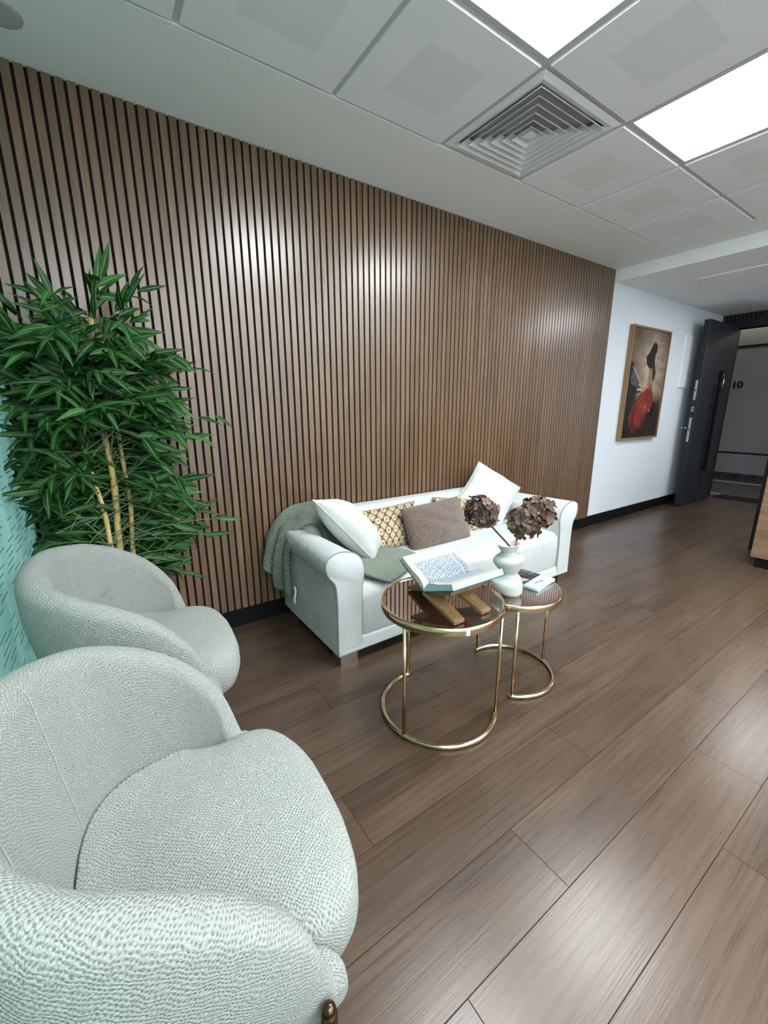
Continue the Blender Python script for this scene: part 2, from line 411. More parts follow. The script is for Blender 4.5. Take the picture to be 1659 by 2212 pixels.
# daylit room behind the frosted partition
MB().box(-3.0, -.5, YF-.1, .2, -.06, -.001).make('floor_next_room', M['ceil'], smooth=False, kind='structure')
MB().box(-3.0, -.62, YF-.1, .2, 2.62, 2.7).make('ceiling_next_room', M['ceil'], smooth=False, kind='structure')
MB().box(-3.0, -.42, .1, .2, 0, 2.7).box(-3.0, -.62, YF-.12, YF, 0, 2.7).make('wall_next_room', M['white_wall'], smooth=False, kind='structure')
lit_pane = MB().box(-3.02, -3.0, YF, .1, 0, 2.62).make('window_1', M['daylight'], smooth=False, kind='structure')
for i in range(6):
    yy = YF+(.1-YF)*i/5; MB().box(-3.0, -2.95, max(YF, yy-.03), min(.1, yy+.03), 0, 2.62).make('unseen_pane_frame', M['tbar'], lit_pane, smooth=False)
WX0, WX1, WZ0, WZ1 = .2, 6.6, .9, 2.3
MB().box(-.62, XE+.3, YF-.12, YF, 0, WZ0).box(-.62, XE+.3, YF-.12, YF, WZ1, 2.75).box(-.62, WX0, YF-.12, YF, WZ0, WZ1).box(WX1, XE+.3, YF-.12, YF, WZ0, WZ1).make('wall_front', M['white_wall'], smooth=False, kind='structure')
lit_pane = MB().box(WX0, WX1, YF-.10, YF-.08, WZ0, WZ1).make('fill_pane_front', M['fill_front'], smooth=False, kind='structure')  # unseen glowing pane with mullions, added as fill for ceiling and walls
for i in range(6):
    xx = WX0+(WX1-WX0)*i/5; MB().box(max(WX0, xx-.03), min(WX1, xx+.03), YF-.08, YF-.03, WZ0, WZ1).make('unseen_pane_frame', M['tbar'], lit_pane, smooth=False)

# ceilings: gypsum border, tile field with grid, lower soffit towards the door
GX0, GX1, GY1 = .425-.6*1-.0, .425+.6*6, -.506
GX0 = -.775
GY0 = GY1-.6*7
Z2 = 2.70
mb = MB()
mb.box(-.62, XS, GY1, .04, H, Z2); mb.box(GX1, XS, YF, GY1, H, Z2); mb.box(-.62, GX1, YF-.02, GY0, H, Z2)
mb.make('ceiling', M['ceil'], smooth=False, kind='structure')
MB().box(XS, XE+.3, YF, .04, HL, Z2).make('ceiling_soffit', M['ceil'], smooth=False, kind='structure')
ZT = H+.009
mb = MB()
for i in range(0, 9):
    x = GX0+.6*i
    if x > GX1+.01: break
    mb.box(x-.012, x+.012, GY0, GY1, ZT, ZT+.03)
for j in range(0, 8):
    y = GY1-.6*j; mb.box(GX0, GX1, y-.012, y+.012, ZT+.0006, ZT+.0302)
mb.make('trim_1', M['tbar'], smooth=False, kind='structure')
LIGHTS = {(3, 1): 'panel_light', (5, 1): 'panel_light', (3, 4): 'panel_fill', (5, 4): 'panel_fill', (1, 4): 'panel_fill', (7, 4): 'panel_fill', (1, 6): 'panel_fill', (3, 6): 'panel_fill', (5, 6): 'panel_fill', (7, 6): 'panel_fill'}  # the two rear rows are unseen, added as fill and ceiling bounce
VENT = (4, 0)
tn = 0
for i in range(8):
    for j in range(7):
        x0, x1 = GX0+.6*i+.012, GX0+.6*i+.588
        y1, y0 = GY1-.6*j-.012, GY1-.6*j-.588
        if (i, j) in LIGHTS:
            t = thing('ceiling_light', {(3, 1): 'lit square panel light above the air vent and left of it', (5, 1): 'lit square panel light at the right edge, beyond the air vent'}.get((i, j), 'added unseen fill panel behind the camera, %s of the %s row' % ({1: 'first from the teal wall', 3: 'second from the teal wall', 5: 'third from the teal wall', 7: 'farthest from the teal wall'}[i], {4: 'nearer', 6: 'farther'}.get(j))), 'ceiling light', ((x0+x1)/2, (y0+y1)/2, H), 0, 'square ceiling panel lights')
            h = .288
            f = MB(); w = .013
            for a, b, c, d in ((-h, h, -h, -h+w), (-h, h, h-w, h), (-h, -h+w, -h+w, h-w), (h-w, h, -h+w, h-w)): f.box(a, b, c, d, .004, .02)
            f.make('frame', M['tbar'], t, smooth=False)
            MB().box(-h+w, h-w, -h+w, h-w, .009, .016).make('diffuser', M[LIGHTS[(i, j)]], t, smooth=False)
            continue
        if (i, j) == VENT: continue
        if j > 4 and i != 3: pass
        e = .010
        o = MB()
        vs = [(x0, y0, ZT), (x1, y0, ZT), (x1, y1, ZT), (x0, y1, ZT), (x0, y0, H+.002), (x1, y0, H+.002), (x1, y1, H+.002), (x0, y1, H+.002), (x0+.002, y0+.002, H), (x1-.002, y0+.002, H), (x1-.002, y1-.002, H), (x0+.002, y1-.002, H)]
        uvs = [(0, 0), (1, 0), (1, 1), (0, 1)]*3
        o.add(vs, [(0, 1, 5, 4), (1, 2, 6, 5), (2, 3, 7, 6), (3, 0, 4, 7), (4, 5, 9, 8), (5, 6, 10, 9), (6, 7, 11, 10), (7, 4, 8, 11), (8, 9, 10, 11), (3, 2, 1, 0)], uvs)
        ob = o.make('ceiling_tile', M['tile'], smooth=False, kind='structure')
        ob['group'] = 'square ceiling tiles'
MB().box(GX0-.02, GX1+.02, GY0-.02, GY1+.02, ZT+.03, ZT+.06).make('ceiling_upper', M['tbar'], smooth=False, kind='structure')

# square four-way air vent
vx, vy = GX0+.6*VENT[0]+.3, GY1-.3
t = thing('air_vent', 'square white four-way ceiling air vent with nested louvers', 'air vent', (vx, vy, H))
def sqring(mb, h1, z1, h2, z2, th=.0022):
    for k in range(4):
        c, s_ = [(1, 0), (0, 1), (-1, 0), (0, -1)][k]
        P = lambda u, v, z: (u*c-v*s_, u*s_+v*c, z)
        mb.add([P(-h1, -h1, z1), P(h1, -h1, z1), P(h2, -h2, z2), P(-h2, -h2, z2), P(-h1, -h1, z1+th), P(h1, -h1, z1+th), P(h2, -h2, z2+th), P(-h2, -h2, z2+th)],
               [(0, 1, 2, 3), (7, 6, 5, 4), (0, 4, 5, 1), (3, 2, 6, 7), (0, 3, 7, 4), (1, 5, 6, 2)])
f = MB(); sqring(f, .288, .004, .262, -.004, .004); sqring(f, .262, -.004, .235, .006, .003); f.make('frame', M['vent'], t, smooth=False)
MB().box(-.28, .28, -.28, .28, .05, .055).make('duct_plate', M['vent_dark'], t, smooth=False)
hs = [.236, .199, .162, .125, .088, .055]
for h_ in hs:
    r_ = MB(); sqring(r_, h_, -.007, h_-.027, .021); sqring(r_, h_+.003, -.010, h_-.003, -.007, .002); r_.make('louver', M['vent'], t, smooth=False)
cm = MB(); cm.add([(-.03, -.03, -.004), (.03, -.03, -.004), (.03, .03, -.004), (-.03, .03, -.004), (0, 0, -.010), (-.03, -.03, .01), (.03, -.03, .01), (.03, .03, .01), (-.03, .03, .01)],
                  [(0, 1, 4), (1, 2, 4), (2, 3, 4), (3, 0, 4), (0, 5, 6, 1), (1, 6, 7, 2), (2, 7, 8, 3), (3, 8, 5, 0)]); cm.make('core', M['vent'], t, smooth=False)
# round detector at the ceiling's left edge
t = thing('ceiling_speaker', 'flat round grey speaker set in the ceiling at the upper left edge', 'ceiling speaker', (-.062, -.235, H))
MB().lathe([(.066, 0), (.066, -.002), (.060, -.004), (.045, -.0045), (.002, -.0045)], 40).make('body', M['speaker_grey'], t)
# lower ceiling: square access tile and the light beyond it
t = MB().box(4.84, 5.44, -1.09, -.495, HL-.010, HL+.005)
t.make('ceiling_hatch', M['tile'], smooth=False, kind='structure')
t = MB().box(5.46, 6.06, -1.09, -.495, HL-.010, HL+.005); t.make('ceiling_hatch', M['tile'], smooth=False, kind='structure')
t = MB().box(6.08, 6.66, -1.09, -.495, HL-.010, HL+.005); t.make('ceiling_hatch', M['tile'], smooth=False, kind='structure')
t = thing('ceiling_light', 'square panel light in the lowered ceiling out of frame', 'ceiling light', (5.55, -1.50, HL), 0, 'square ceiling panel lights')
MB().box(-.29, .29, -.29, .29, -.012, .004).make('frame', M['tbar'], t, smooth=False)
MB().box(-.275, .275, -.275, .275, -.014, -.010).make('diffuser', M['panel_dim'], t, smooth=False)

# ------------------------------------------------------------------ end wall, doorway and corridor
DY0, DY1, DZ = -1.30, -.13, 2.25
mb = MB()
mb.box(XE, XE+.16, DY1, .04, 0, DZ); mb.box(XE+.02, XE+.16, DY0, .04, DZ, 2.6)
mb.make('wall_right', M['black2'], smooth=False, kind='structure')
MB().box(XE, XE+.16, YF, DY0-.1, 0, 2.6).make('wall_right_white', M['white_wall'], smooth=False, kind='structure')
mb = MB()
y = .0
while y > -2.4:
    mb.box(XE-.012, XE+.02, y-.036, y-.006, DZ+.095, HL); y -= .042
mb.make('trim_2', M['door'], smooth=False, kind='structure')
mb = MB().box(XE-.02, XE+.16, DY0-.1, DY1+.02, DZ, DZ+.1).box(XE-.02, XE+.17, DY1-.03, DY1+.05, 0, DZ).box(XE-.02, XE+.17, DY0-.1, DY0, 0, DZ)
mb.make('door_1_frame', M['door_edge'], smooth=False, kind='structure')
CX = 9.45
MB().box(XE+.02, XE+.5, DY0-.3, .8, -.06, -.002).make('floor_threshold', M['marble'], smooth=False, kind='structure')
MB().box(XE+.1, CX+.1, -3.2, 2.2, -.08, -.004).make('floor_corridor', M['marble'], smooth=False, kind='structure')
MB().box(XE+.48, XE+.53, -3.2, 2.2, -.01, .001).make('trim_3', M['marble_lite'], smooth=False, kind='structure')
MB().box(8.97, 9.03, -3.2, 2.2, -.01, .001).make('trim_4', M['marble_lite'], smooth=False, kind='structure')
MB().box(CX, CX+.1, -3.2, 2.2, 0, 3.0).make('wall_corridor', M['corr_wall'], smooth=False, kind='structure')
MB().box(CX-.015, CX, -3.2, 2.2, -.004, .10).make('baseboard_corridor', M['marble'], smooth=False, kind='structure')
MB().box(CX-.006, CX, -3.2, 2.2, 2.245, 2.285).make('trim_5', M['black2'], smooth=False, kind='structure')
MB().box(CX-.006, CX, -3.2, 2.2, .445, .475).make('trim_6', M['black2'], smooth=False, kind='structure')
MB().box(XE+.1, CX+.1, -3.2, 2.2, 2.85, 2.9).make('ceiling_corridor', M['ceil'], smooth=False, kind='structure')
MB().box(XE+.1, CX+.1, 2.2, 2.3, 0, 3.0).make('wall_corridor_end', M['corr_wall'], smooth=False, kind='structure')
MB().box(XE+.1, CX+.1, -3.3, -3.2, 0, 3.0).make('wall_corridor_far', M['corr_wall'], smooth=False, kind='structure')
MB().box(XE+.06, XE+.16, .04, 2.2, 0, 2.9).make('wall_corridor_near', M['corr_wall'], smooth=False, kind='structure')
t = MB().box(CX-.14, CX-.06, -3.0, 2.0, 2.83, 2.85); tag(t.make('strip_light', M['cove'], smooth=False), 'warm strip light at the top of the corridor wall', 'strip light')
mt = MB().rbox(XE+.17, XE+.47, DY0+.05, -.20, -.002, .010, .004, 2, 1); tag(mt.make('door_mat', M['black'], smooth=False), 'black doormat lying in the open doorway', 'doormat')
# black numerals on the corridor wall
def glyph(name, body, y, z, h, label):
    cu = bpy.data.curves.new(name, 'FONT'); cu.body = body; cu.size = h/.70; cu.extrude = .008; cu.offset = h*.035
    o = bpy.data.objects.new(name, cu); COL.objects.link(o)
    o.rotation_euler = (PI/2, 0, -PI/2); o.location = (CX-.010, y, z)
    dg = bpy.context.evaluated_depsgraph_get(); me = bpy.data.meshes.new_from_object(o.evaluated_get(dg)); me.materials.clear(); me.materials.append(M['black2'])
    q = bpy.data.objects.new(name, me); q.rotation_euler = o.rotation_euler; q.location = o.location
    bpy.data.objects.remove(o); COL.objects.link(q)
    return tag(q, label, 'number', 'black wall numerals')
glyph('numeral', '1', .485, 1.58, .115, 'black numeral 1 on the grey corridor wall')
glyph('numeral', '0', .405, 1.58, .115, 'black numeral 0 on the grey corridor wall')

# door leaf, opened flat along the white wall
t = thing('open_door', 'charcoal entrance door standing open against the white wall', 'door', (6.16, -.19, .008))
LW, LT, LH = .945, .065, 2.26
MB().rbox(0, LW, 0, LT, 0, LH, .004, 2, 1).make('leaf', M['door'], t, smooth=False)
MB().box(-.0025, .001, .004, LT-.004, .004, LH-.004).make('edge_band', M['door_edge'], t, smooth=False)
gr = MB()
for (xa, za), (xb, zb) in (((.14, 2.03), (.50, 1.90)), ((.50, 1.90), (.86, 2.03)), ((.30, 1.955), (.78, 1.83)), ((.02, .19), (.92, .30)), ((.45, 1.42), (.65, 1.33))):
    d = Vector((xb-xa, 0, zb-za)).normalized(); nn = Vector((-d.z, 0, d.x))*.004
    gr.add([(xa-nn.x, -.0007, za-nn.z), (xb-nn.x, -.0007, zb-nn.z), (xb+nn.x, -.0007, zb+nn.z), (xa+nn.x, -.0007, za+nn.z)], [(0, 1, 2, 3)])
gr.make('groove', M['door_edge'], t, smooth=False)
hb = MB().box(.40, .445, -.075, -.045, .44, 1.69); hd = hb.make('pull_handle', M['handle_black'], t, smooth=False)
for z in (.80, 1.25): MB().tube([(.4225, 0, z), (.4225, -.046, z)], .011, 10).make('handle_mount', M['black2'], hd)
MB().tube([(.60+.042*math.cos(a*PI/12), -.03-.0*a, 1.58+.075*math.sin(a*PI/12)) for a in range(24)], .008, 8, closed=True).make('ring_pull', M['chrome'], t)
for z0, z1 in ((1.34, 1.57), (1.20, 1.26), (.83, 1.13)):
    pl = MB().box(-.005, -.002, .020, .046, z0, z1).make('lock_plate', M['steel'], t, smooth=False)
    MB().box(-.008, -.005, .028, .038, (z0+z1)/2-.012, (z0+z1)/2+.012).make('latch_bolt', M['door_edge'], pl, smooth=False)
kk = MB().tube([(.05, LT, 1.00), (.05, LT+.05, 1.00)], .012, 10).tube([(.05, LT+.045, 1.0), (-.03, LT+.045, 1.0)], .008, 8)
kk.make('lever_handle', M['chrome'], t)
# flat white cabinet on the white wall, half hidden by the door
t = thing('wall_cabinet', 'flat white electrical cabinet on the wall, half hidden behind the open door', 'wall cabinet', (6.03, .004, 1.49))
MB().rbox(0, .62, -.014, 0, 0, .62, .004, 2, 1).make('body', M['plastic_white'], t, smooth=False)
MB().rbox(.014, .606, -.019, -.012, .014, .606, .002, 2, 1).make('cabinet_door', M['white_wall'], t, smooth=False)

# ------------------------------------------------------------------ framed painting
def clamp(x, a=0, b=1): return max(a, min(b, x))
_L = nrs.rand(64, 64)
def vnoise(x, y):
    i, j = math.floor(x), math.floor(y); a, b = x-i, y-j; a = a*a*(3-2*a); b = b*b*(3-2*b)
    q = lambda p_, r_: _L[p_ % 64, r_ % 64]
    return (q(i, j)*(1-a)+q(i+1, j)*a)*(1-b)+(q(i, j+1)*(1-a)+q(i+1, j+1)*a)*b
def fbm(x, y):
    v = 0; a = .55
    for o in range(4): v += a*(vnoise(x*(2.0**o)*.55+o*17.3, y*(2.0**o)*.55+o*9.1)*2-1); a *= .55
    return v*1.35
def inpoly(x, y, P):
    r = False; j = len(P)-1
    for i in range(len(P)):
        if (P[i][1] > y) != (P[j][1] > y) and x < (P[j][0]-P[i][0])*(y-P[i][1])/(P[j][1]-P[i][1])+P[i][0]: r = not r
        j = i
    return r
HAIR = [(.56, .875), (.62, .90), (.69, .88), (.69, .82), (.66, .78), (.68, .71), (.74, .62), (.72, .55), (.68, .53), (.63, .66), (.54, .655), (.45, .69), (.42, .765), (.50, .83)]
BACK = [(.55, .67), (.62, .67), (.66, .57), (.64, .51), (.62, .47), (.56, .45), (.53, .48), (.55, .56)]
ARM = [(.55, .50), (.55, .475), (.42, .478), (.32, .488), (.32, .505), (.40, .50)]
PIANO = [(0, .70), (.09, .70), (.13, .66), (.30, .53), (.36, .47), (.38, .43), (.26, .42), (.24, .36), (0, .30)]
MUSIC = [(.11, .64), (.30, .54), (.34, .48), (.24, .475), (.12, .50), (.08, .56)]
DRESS = [(.62, .55), (.68, .49), (.72, .42), (.78, .35), (.72, .26), (.60, .22), (.60, .14), (.53, .05), (.45, .10), (.38, .05), (.30, .01), (.26, .07), (.17, .13), (.15, .22), (.22, .30), (.34, .35), (.37, .42), (.50, .44)]
STOOL = [(.66, .33), (.84, .345), (.86, .24), (.80, .20), (.66, .22)]
def paintcol(u, v):
    n = fbm(u*6, v*9); m = fbm(u*17+3, v*13)
    wu, wv = u+.012*m, v+.010*n
    d = math.hypot(u-.55, (v-.68)*1.2)
    l = clamp(1.0-d*1.35+.10*n+.16*fbm(u*3.1+7, v*2.3+1)+.12*fbm(u*12+4, v*30+2))
    c = np.array([88, 66, 48])*(1-l)+np.array([206, 188, 170])*l
    k = clamp((.44-v+.05*m)/.14)
    c = c*(1-k)+np.array([34, 26, 20])*k
    if v < .28: c = c+np.array([46, 36, 26])*clamp(.6*math.sin(u*46+2*m)-.1)*(u > .5)
    def over(col, a=1.0):
        nonlocal c; c = c*(1-a)+np.array(col)*a
    if inpoly(wu, wv, PIANO): over((26+8*n, 26+8*n, 31+8*n), .95)
    if inpoly(wu, wv, MUSIC): over((98+30*m, 98+30*m, 100+30*m), .8)
    if abs((wv-.655)+(wu-.11)*.55) < .008 and .1 < wu < .34: over((205, 200, 198), .8)
    if abs(wv-.455) < .012 and .28 < wu < .40: over((216, 205, 192), .9)
    if inpoly(wu, wv, STOOL): over((18, 18, 18))
    if inpoly(wu, wv, DRESS):
        q = clamp(.55+.5*m+(v-.25)*1.6)
        fade = clamp((v-.01+.05*m+.03*math.sin(u*70+5*n))/.16)
        over(tuple(np.array([88, 22, 26])*(1-q)+np.array([168, 62, 44])*q), .25+.75*fade)
        if v > .24 and n+m > .75: over((206, 170, 120), .7)
    if inpoly(wu, wv, BACK): over((158+16*n, 126+14*n, 94+12*n))
    if inpoly(wu, wv, ARM): over((198, 172, 146))
    if inpoly(wu, wv, HAIR): over((38+10*m, 32+9*m, 30+8*m))
    c = c*(.86+.10*fbm(u*22+2, v*60+9))
    return lin(*[clamp(x, 4, 250) for x in c])
PX0, PX1, PZ0, PZ1 = 4.712, 5.575, .912, 2.09
t = thing('framed_painting', 'tall oak-framed painting of a woman in red at a piano', 'painting', (PX0, .004, PZ0))
pw, ph = PX1-PX0, PZ1-PZ0
f = MB(); fw = .02; dp = .047
f.box(0, fw, -dp, 0, 0, ph); f.box(pw-fw, pw, -dp, 0, 0, ph); f.box(fw, pw-fw, -dp, 0, 0, fw); f.box(fw, pw-fw, -dp, 0, ph-fw, ph)
f.make('frame', M['frame_wood'], t, smooth=False)
nu, nv = 150, 205
G = [[(fw+(pw-2*fw)*i/(nu-1), -dp+.012, fw+(ph-2*fw)*j/(nv-1)) for j in range(nv)] for i in range(nu)]
C_ = [[paintcol(i/(nu-1), j/(nv-1)) for j in range(nv)] for i in range(nu)]
U_ = [[(i/(nu-1), j/(nv-1)) for j in range(nv)] for i in range(nu)]
MB().grid(G, U_, C_).make('canvas', M['paint_canvas'], t)

# ------------------------------------------------------------------ reception desk and black post
t = thing('reception_desk', 'oak reception desk corner with black toe kick at the right edge', 'desk', (4.27, -1.415, 0))
MB().box(.012, 1.0, -2.2, -.008, .085, 1.05).make('body', M['desk_wood'], t, smooth=False)
MB().box(0, .020, -2.2, 0, .085, 1.05).make('front_panel', M['desk_wood'], t, smooth=False)
MB().box(.02, .98, -2.18, -.03, 0, .085).make('toe_kick', M['black'], t, smooth=False)
MB().box(-.01, 1.02, -2.22, .008, 1.05, 1.09).make('top', M['desk_wood'], t, smooth=False)
tag(MB().box(4.79, 4.87, -1.40, -1.272, 0, HL).make('black_post', M['black2'], smooth=False), 'black full-height post standing behind the reception desk', 'post')

# ------------------------------------------------------------------ sofa
SX0, SX1, SYF, SYB = .855, 2.81, -.722, -.012
sofa = thing('sofa', 'white fabric sofa with rolled arms against the slatted wall', 'sofa', (0, 0, 0))
prof = [(.855, .062), (.857, .20), (.858, .35), (.848, .45), (.815, .497), (.803, .545), (.816, .583), (.855, .604), (.90, .606), (.96, .588), (.998, .55), (1.012, .50), (1.010, .46), (1.0, .40), (.994, .30), (.992, .18), (.992, .062)]
pp_ = cr(prof, 3)
def armprof(y, mir):
    k = clamp((y-SYF)/(.72)); out = []
    for x, z in pp_:
        if x < .857 and z > .36: x = x+(.857-x)*.62*k
        if z > .55: z = z-.02*k
        out.append(((3.665-x) if mir else x, y, z))
    return out
for mir in (False, True):
    a = MB(); ys = [SYF+.0, SYF+.004, SYF+.014]+[SYF+.014+(SYB-SYF-.014)*i/22 for i in range(1, 23)]
    G = []
    for i, y in enumerate(ys):
        P = armprof(y, mir)
        if i < 2:
            c0 = np.mean(P, axis=0); s_ = (.955, .985)[i]
            P = [(c0[0]+(p[0]-c0[0])*s_, p[1], c0[2]+(p[2]-c0[2])*(1-(1-s_)*.5) if p[2] > .1 else p[2]) for p in P]
        G.append(P)
    o0 = len(a.v); a.grid(G, closev=True); n = len(pp_)
    a.f.append(tuple(range(n))); a.f.append(tuple((len(ys)-1)*n+k_ for k_ in range(n)))
    ao = a.make('arm', M['sofa'], sofa, auto=60)
    pi_ = MB().tube([(x, SYF+.006, z) for x, y, z in armprof(SYF, mir)], .0036, 6); pi_.make('piping', M['piping'], ao)
    # sculpted pleats of the front panel are left to the cloth bump
def crown(P):
    x, y, z = P
    if z > .3:
        z += .022*max(0, 1-((x-1.83)/.85)**2)*max(0, 1-((y+.44)/.30)**2)
    if y < -.6:
        y -= .012*max(0, 1-((z-.27)/.16)**2)
    return (x, y, z)
MB().rbox(.975, 2.69, -.705, -.10, .085, .392, .055, 5, 14, crown).make('seat', M['sofa'], sofa)
def rail(P):
    x, y, z = P; return (x, y-.012*clamp((.12-z)/.06), z)
MB().rbox(.862, 2.803, -.715, -.02, .060, .128, .012, 3, 10, rail).make('base_rail', M['sofa'], sofa)
def lean(P):
    x, y, z = P; return (x, y+.02*clamp((z-.4)/.25), z)
MB().rbox(.93, 2.735, -.20, -.03, .10, .662, .06, 5, 12, lean).make('backrest', M['sofa'], sofa)
for x in (.868, 2.70):
    for y in (-.715, -.13): MB().box(x, x+.098, y, y+.085, 0, .064).make('foot', M['steel'], sofa, smooth=False)
pe = MB().tube([(.905, -.14+.0*i, .55-.02*i) for i in range(2)], .001, 4)

# ------------------------------------------------------------------ cushions
def pillow(name, corners, thick, mat, label, n=40, paint=None, pinch=.05, ear=.0, group='loose sofa cushions', cat='cushion', wrinkle=.0, seed=1, mid=None, n2=None):
    TL, TR, BR, BL = [Vector(c) for c in corners]
    ctr = (TL+TR+BR+BL)/4
    nrm = ((TR-TL)+(BR-BL)).cross((TL-BL)+(TR-BR)).normalized()      # faces away from the viewer side by sign below
    if nrm.dot(Vector((0, -2.36, 1.27))-ctr) < 0: nrm = -nrm
    t = MB(); rr = np.random.RandomState(seed); ph = rr.rand(6)*6.28
    nb = n2 or n
    for sg in (1, -1):
        G, U, C = [], [], []
        for i in range(n+1):
            r1, r2, r3 = [], [], []
            for j in range(nb+1):
                u, v = i/n, j/nb
                a, b = 2*u-1, 2*v-1
                # edges bow inwards between the corners
                ua = a*(1-pinch*(1-b*b)*abs(a)**3); vb = b*(1-pinch*(1-a*a)*abs(b)**3)
                uu, vv = (ua+1)/2, (vb+1)/2
                P = BL.lerp(BR, uu).lerp(TL.lerp(TR, uu), vv)
                prof_ = max(0, (1-a**2)*(1-b**2))**.5
                h = thick/2*(prof_**.85)
                w = wrinkle*prof_*(math.sin(7*a+5*b+ph[0]+2*math.sin(3*b+ph[1]))+.6*math.sin(13*b-6*a+ph[2])*(abs(a)+.2))
                r1.append(P+nrm*(sg*(h+w if sg > 0 else h)-(.012 if False else 0)))
                r2.append((u, v))
                r3.append(paint(u, v) if paint else (1, 1, 1, 1))
            G.append(r1); U.append(r2); C.append(r3)
        t.grid(G, U, C)
    o = t.make(name, mat, merge=.0004)
    return tag(o, label, cat, group), nrm

def seam(parent, corners, pinch, mat, r=.004, name='piping'):
    TL, TR, BR, BL = [Vector(c) for c in corners]; pts = []
    for side in range(4):
        for k in range(16):
            s_ = -1+2*k/16
            a, b = [(s_, 1), (1, -s_), (-s_, -1), (-1, s_)][side]
            ua = a*(1-pinch*(1-b*b)*abs(a)**3); vb = b*(1-pinch*(1-a*a)*abs(b)**3)
            uu, vv = (ua+1)/2, (vb+1)/2
            pts.append(BL.lerp(BR, uu).lerp(TL.lerp(TR, uu), vv))
    MB().tube(pts, r, 6, closed=True).make(name, mat, parent)

def lattice(u, v):
    # cream octagons ringed in dark brown with small diamonds between them
    x, y = u*6.4, v*3.9
    a = x-math.floor(x)-.5; b = y-math.floor(y)-.5
    q = 9.0
    a, b = round(a*2*q)/(2*q), round(b*2*q)/(2*q)
    oc = max(abs(a), abs(b), (abs(a)+abs(b))*.74)
    cream, dark, gold = (184, 168, 136), (66, 55, 48), (154, 136, 110)
    c = cream
    if oc < .30:
        c = cream if abs(a)+abs(b) > .13 else (132, 104, 76)
        if min(abs(a), abs(b)) < .02 and oc < .12: c = (120, 92, 66)
    elif oc < .405: c = dark
    else:
        a2, b2 = .5-abs(a), .5-abs(b)
        d2 = a2+b2
        if d2 < .09: c = (146, 118, 88)
        elif d2 < .26: c = cream
        elif abs(a) < .06 or abs(b) < .06: c = dark
        else: c = gold
    return lin(*c)

cw1 = [(.905, -.385, .80), (1.17, -.155, .715), (1.42, -.26, .405), (1.215, -.50, .425)]
o, _ = pillow('cushion', cw1, .20, M['pillow_white'], 'white square cushion leaning on the near left sofa arm', pinch=.07, wrinkle=.007, seed=3)
seam(o, cw1, .07, M['pillow_white'], .004, 'seam')
cp1 = [(1.30, -.165, .632), (1.765, -.165, .642), (1.60, -.335, .402), (1.315, -.335, .405)]
o, _ = pillow('cushion', cp1, .11, M['paint_cloth'], 'patterned cream and brown cushion beside the left white cushion', 150, lattice, .05, n2=100)
seam(o, cp1, .05, M['plush'], .004)
cb = [(1.545, -.295, .642), (2.07, -.275, .660), (2.045, -.45, .395), (1.525, -.455, .388)]
o, _ = pillow('cushion', cb, .15, M['plush'], 'fluffy brown cushion in the middle of the sofa', 40, None, .03, wrinkle=.003, seed=8)
cp2 = [(1.915, -.185, .652), (2.37, -.235, .60), (2.29, -.36, .395), (1.86, -.345, .40)]
o, _ = pillow('cushion', cp2, .09, M['paint_cloth'], 'patterned cream and brown cushion mostly hidden behind the brown one', 120, lattice, .05, n2=80)
seam(o, cp2, .05, M['plush'], .004)
cw2 = [(2.435, -.125, .862), (2.86, -.205, .622), (2.43, -.375, .388), (2.10, -.20, .585)]
o, _ = pillow('cushion', cw2, .16, M['pillow_white'], 'white cushion standing on its corner by the far right sofa arm', pinch=.07, wrinkle=.007, seed=5)
seam(o, cw2, .07, M['pillow_white'], .004, 'seam')

# ------------------------------------------------------------------ green throw over the near arm
rows = [
 [(.836, -.205, .20), (.800, -.11, .215), (.770, -.07, .30), (.715, -.03, .37)],
 [(.832, -.205, .34), (.790, -.12, .34), (.775, -.07, .38), (.735, -.025, .45)],
 [(.838, -.205, .47), (.805, -.13, .47), (.790, -.08, .49), (.762, -.022, .53)],
 [(.868, -.21, .570), (.845, -.14, .575), (.830, -.08, .585), (.815, -.02, .605)],
 [(.925, -.215, .613), (.915, -.14, .622), (.905, -.08, .640), (.895, -.02, .672)],
 [(.985, -.22, .610), (.985, -.15, .672), (.985, -.09, .682), (.985, -.02, .690)],
 [(1.020, -.24, .560), (1.04, -.20, .625), (1.06, -.15, .682), (1.08, -.08, .690)],
 [(1.040, -.30, .48), (1.08, -.26, .49), (1.14, -.235, .52), (1.20, -.225, .54)],
 [(1.050, -.40, .435), (1.12, -.37, .430), (1.21, -.33, .428), (1.30, -.29, .428)],
 [(1.050, -.50, .428), (1.14, -.46, .430), (1.25, -.40, .432), (1.36, -.35, .432)],
 [(1.055, -.60, .424), (1.16, -.55, .430), (1.29, -.49, .434), (1.42, -.43, .434)],
 [(1.09, -.69, .412), (1.20, -.65, .424), (1.32, -.59, .432), (1.455, -.53, .434)],
 [(1.155, -.735, .385), (1.24, -.715, .405), (1.35, -.68, .420), (1.46, -.64, .428)],
]
rows = [cr(r, 8) for r in rows]
cols_ = [cr([rows[i][j] for i in range(len(rows))], 7) for j in range(len(rows[0]))]
nr, nc = len(cols_[0]), len(cols_)
G, U = [], []
for i in range(nr):
    g, u_ = [], []
    for j in range(nc):
        p = np.array(cols_[j][i]); s_ = i/(nr-1); w = j/(nc-1)
        fold = max(0, 1-s_*3.2)
        p = p+np.array([-.020*fold*math.sin(w*17+.6), 0, 0])+np.array([0, 0, .003*math.sin(w*9+s_*14)])
        g.append(tuple(p)); u_.append((s_*1.15, w*.34))
    G.append(g); U.append(u_)
th = MB(); th.grid(G, U)
o = th.make('throw_blanket', M['throw']); tag(o, 'green waffle-knit throw draped over the near sofa arm and seat', 'throw')
md = o.modifiers.new('thick', 'SOLIDIFY'); md.thickness = .012; md.offset = 1
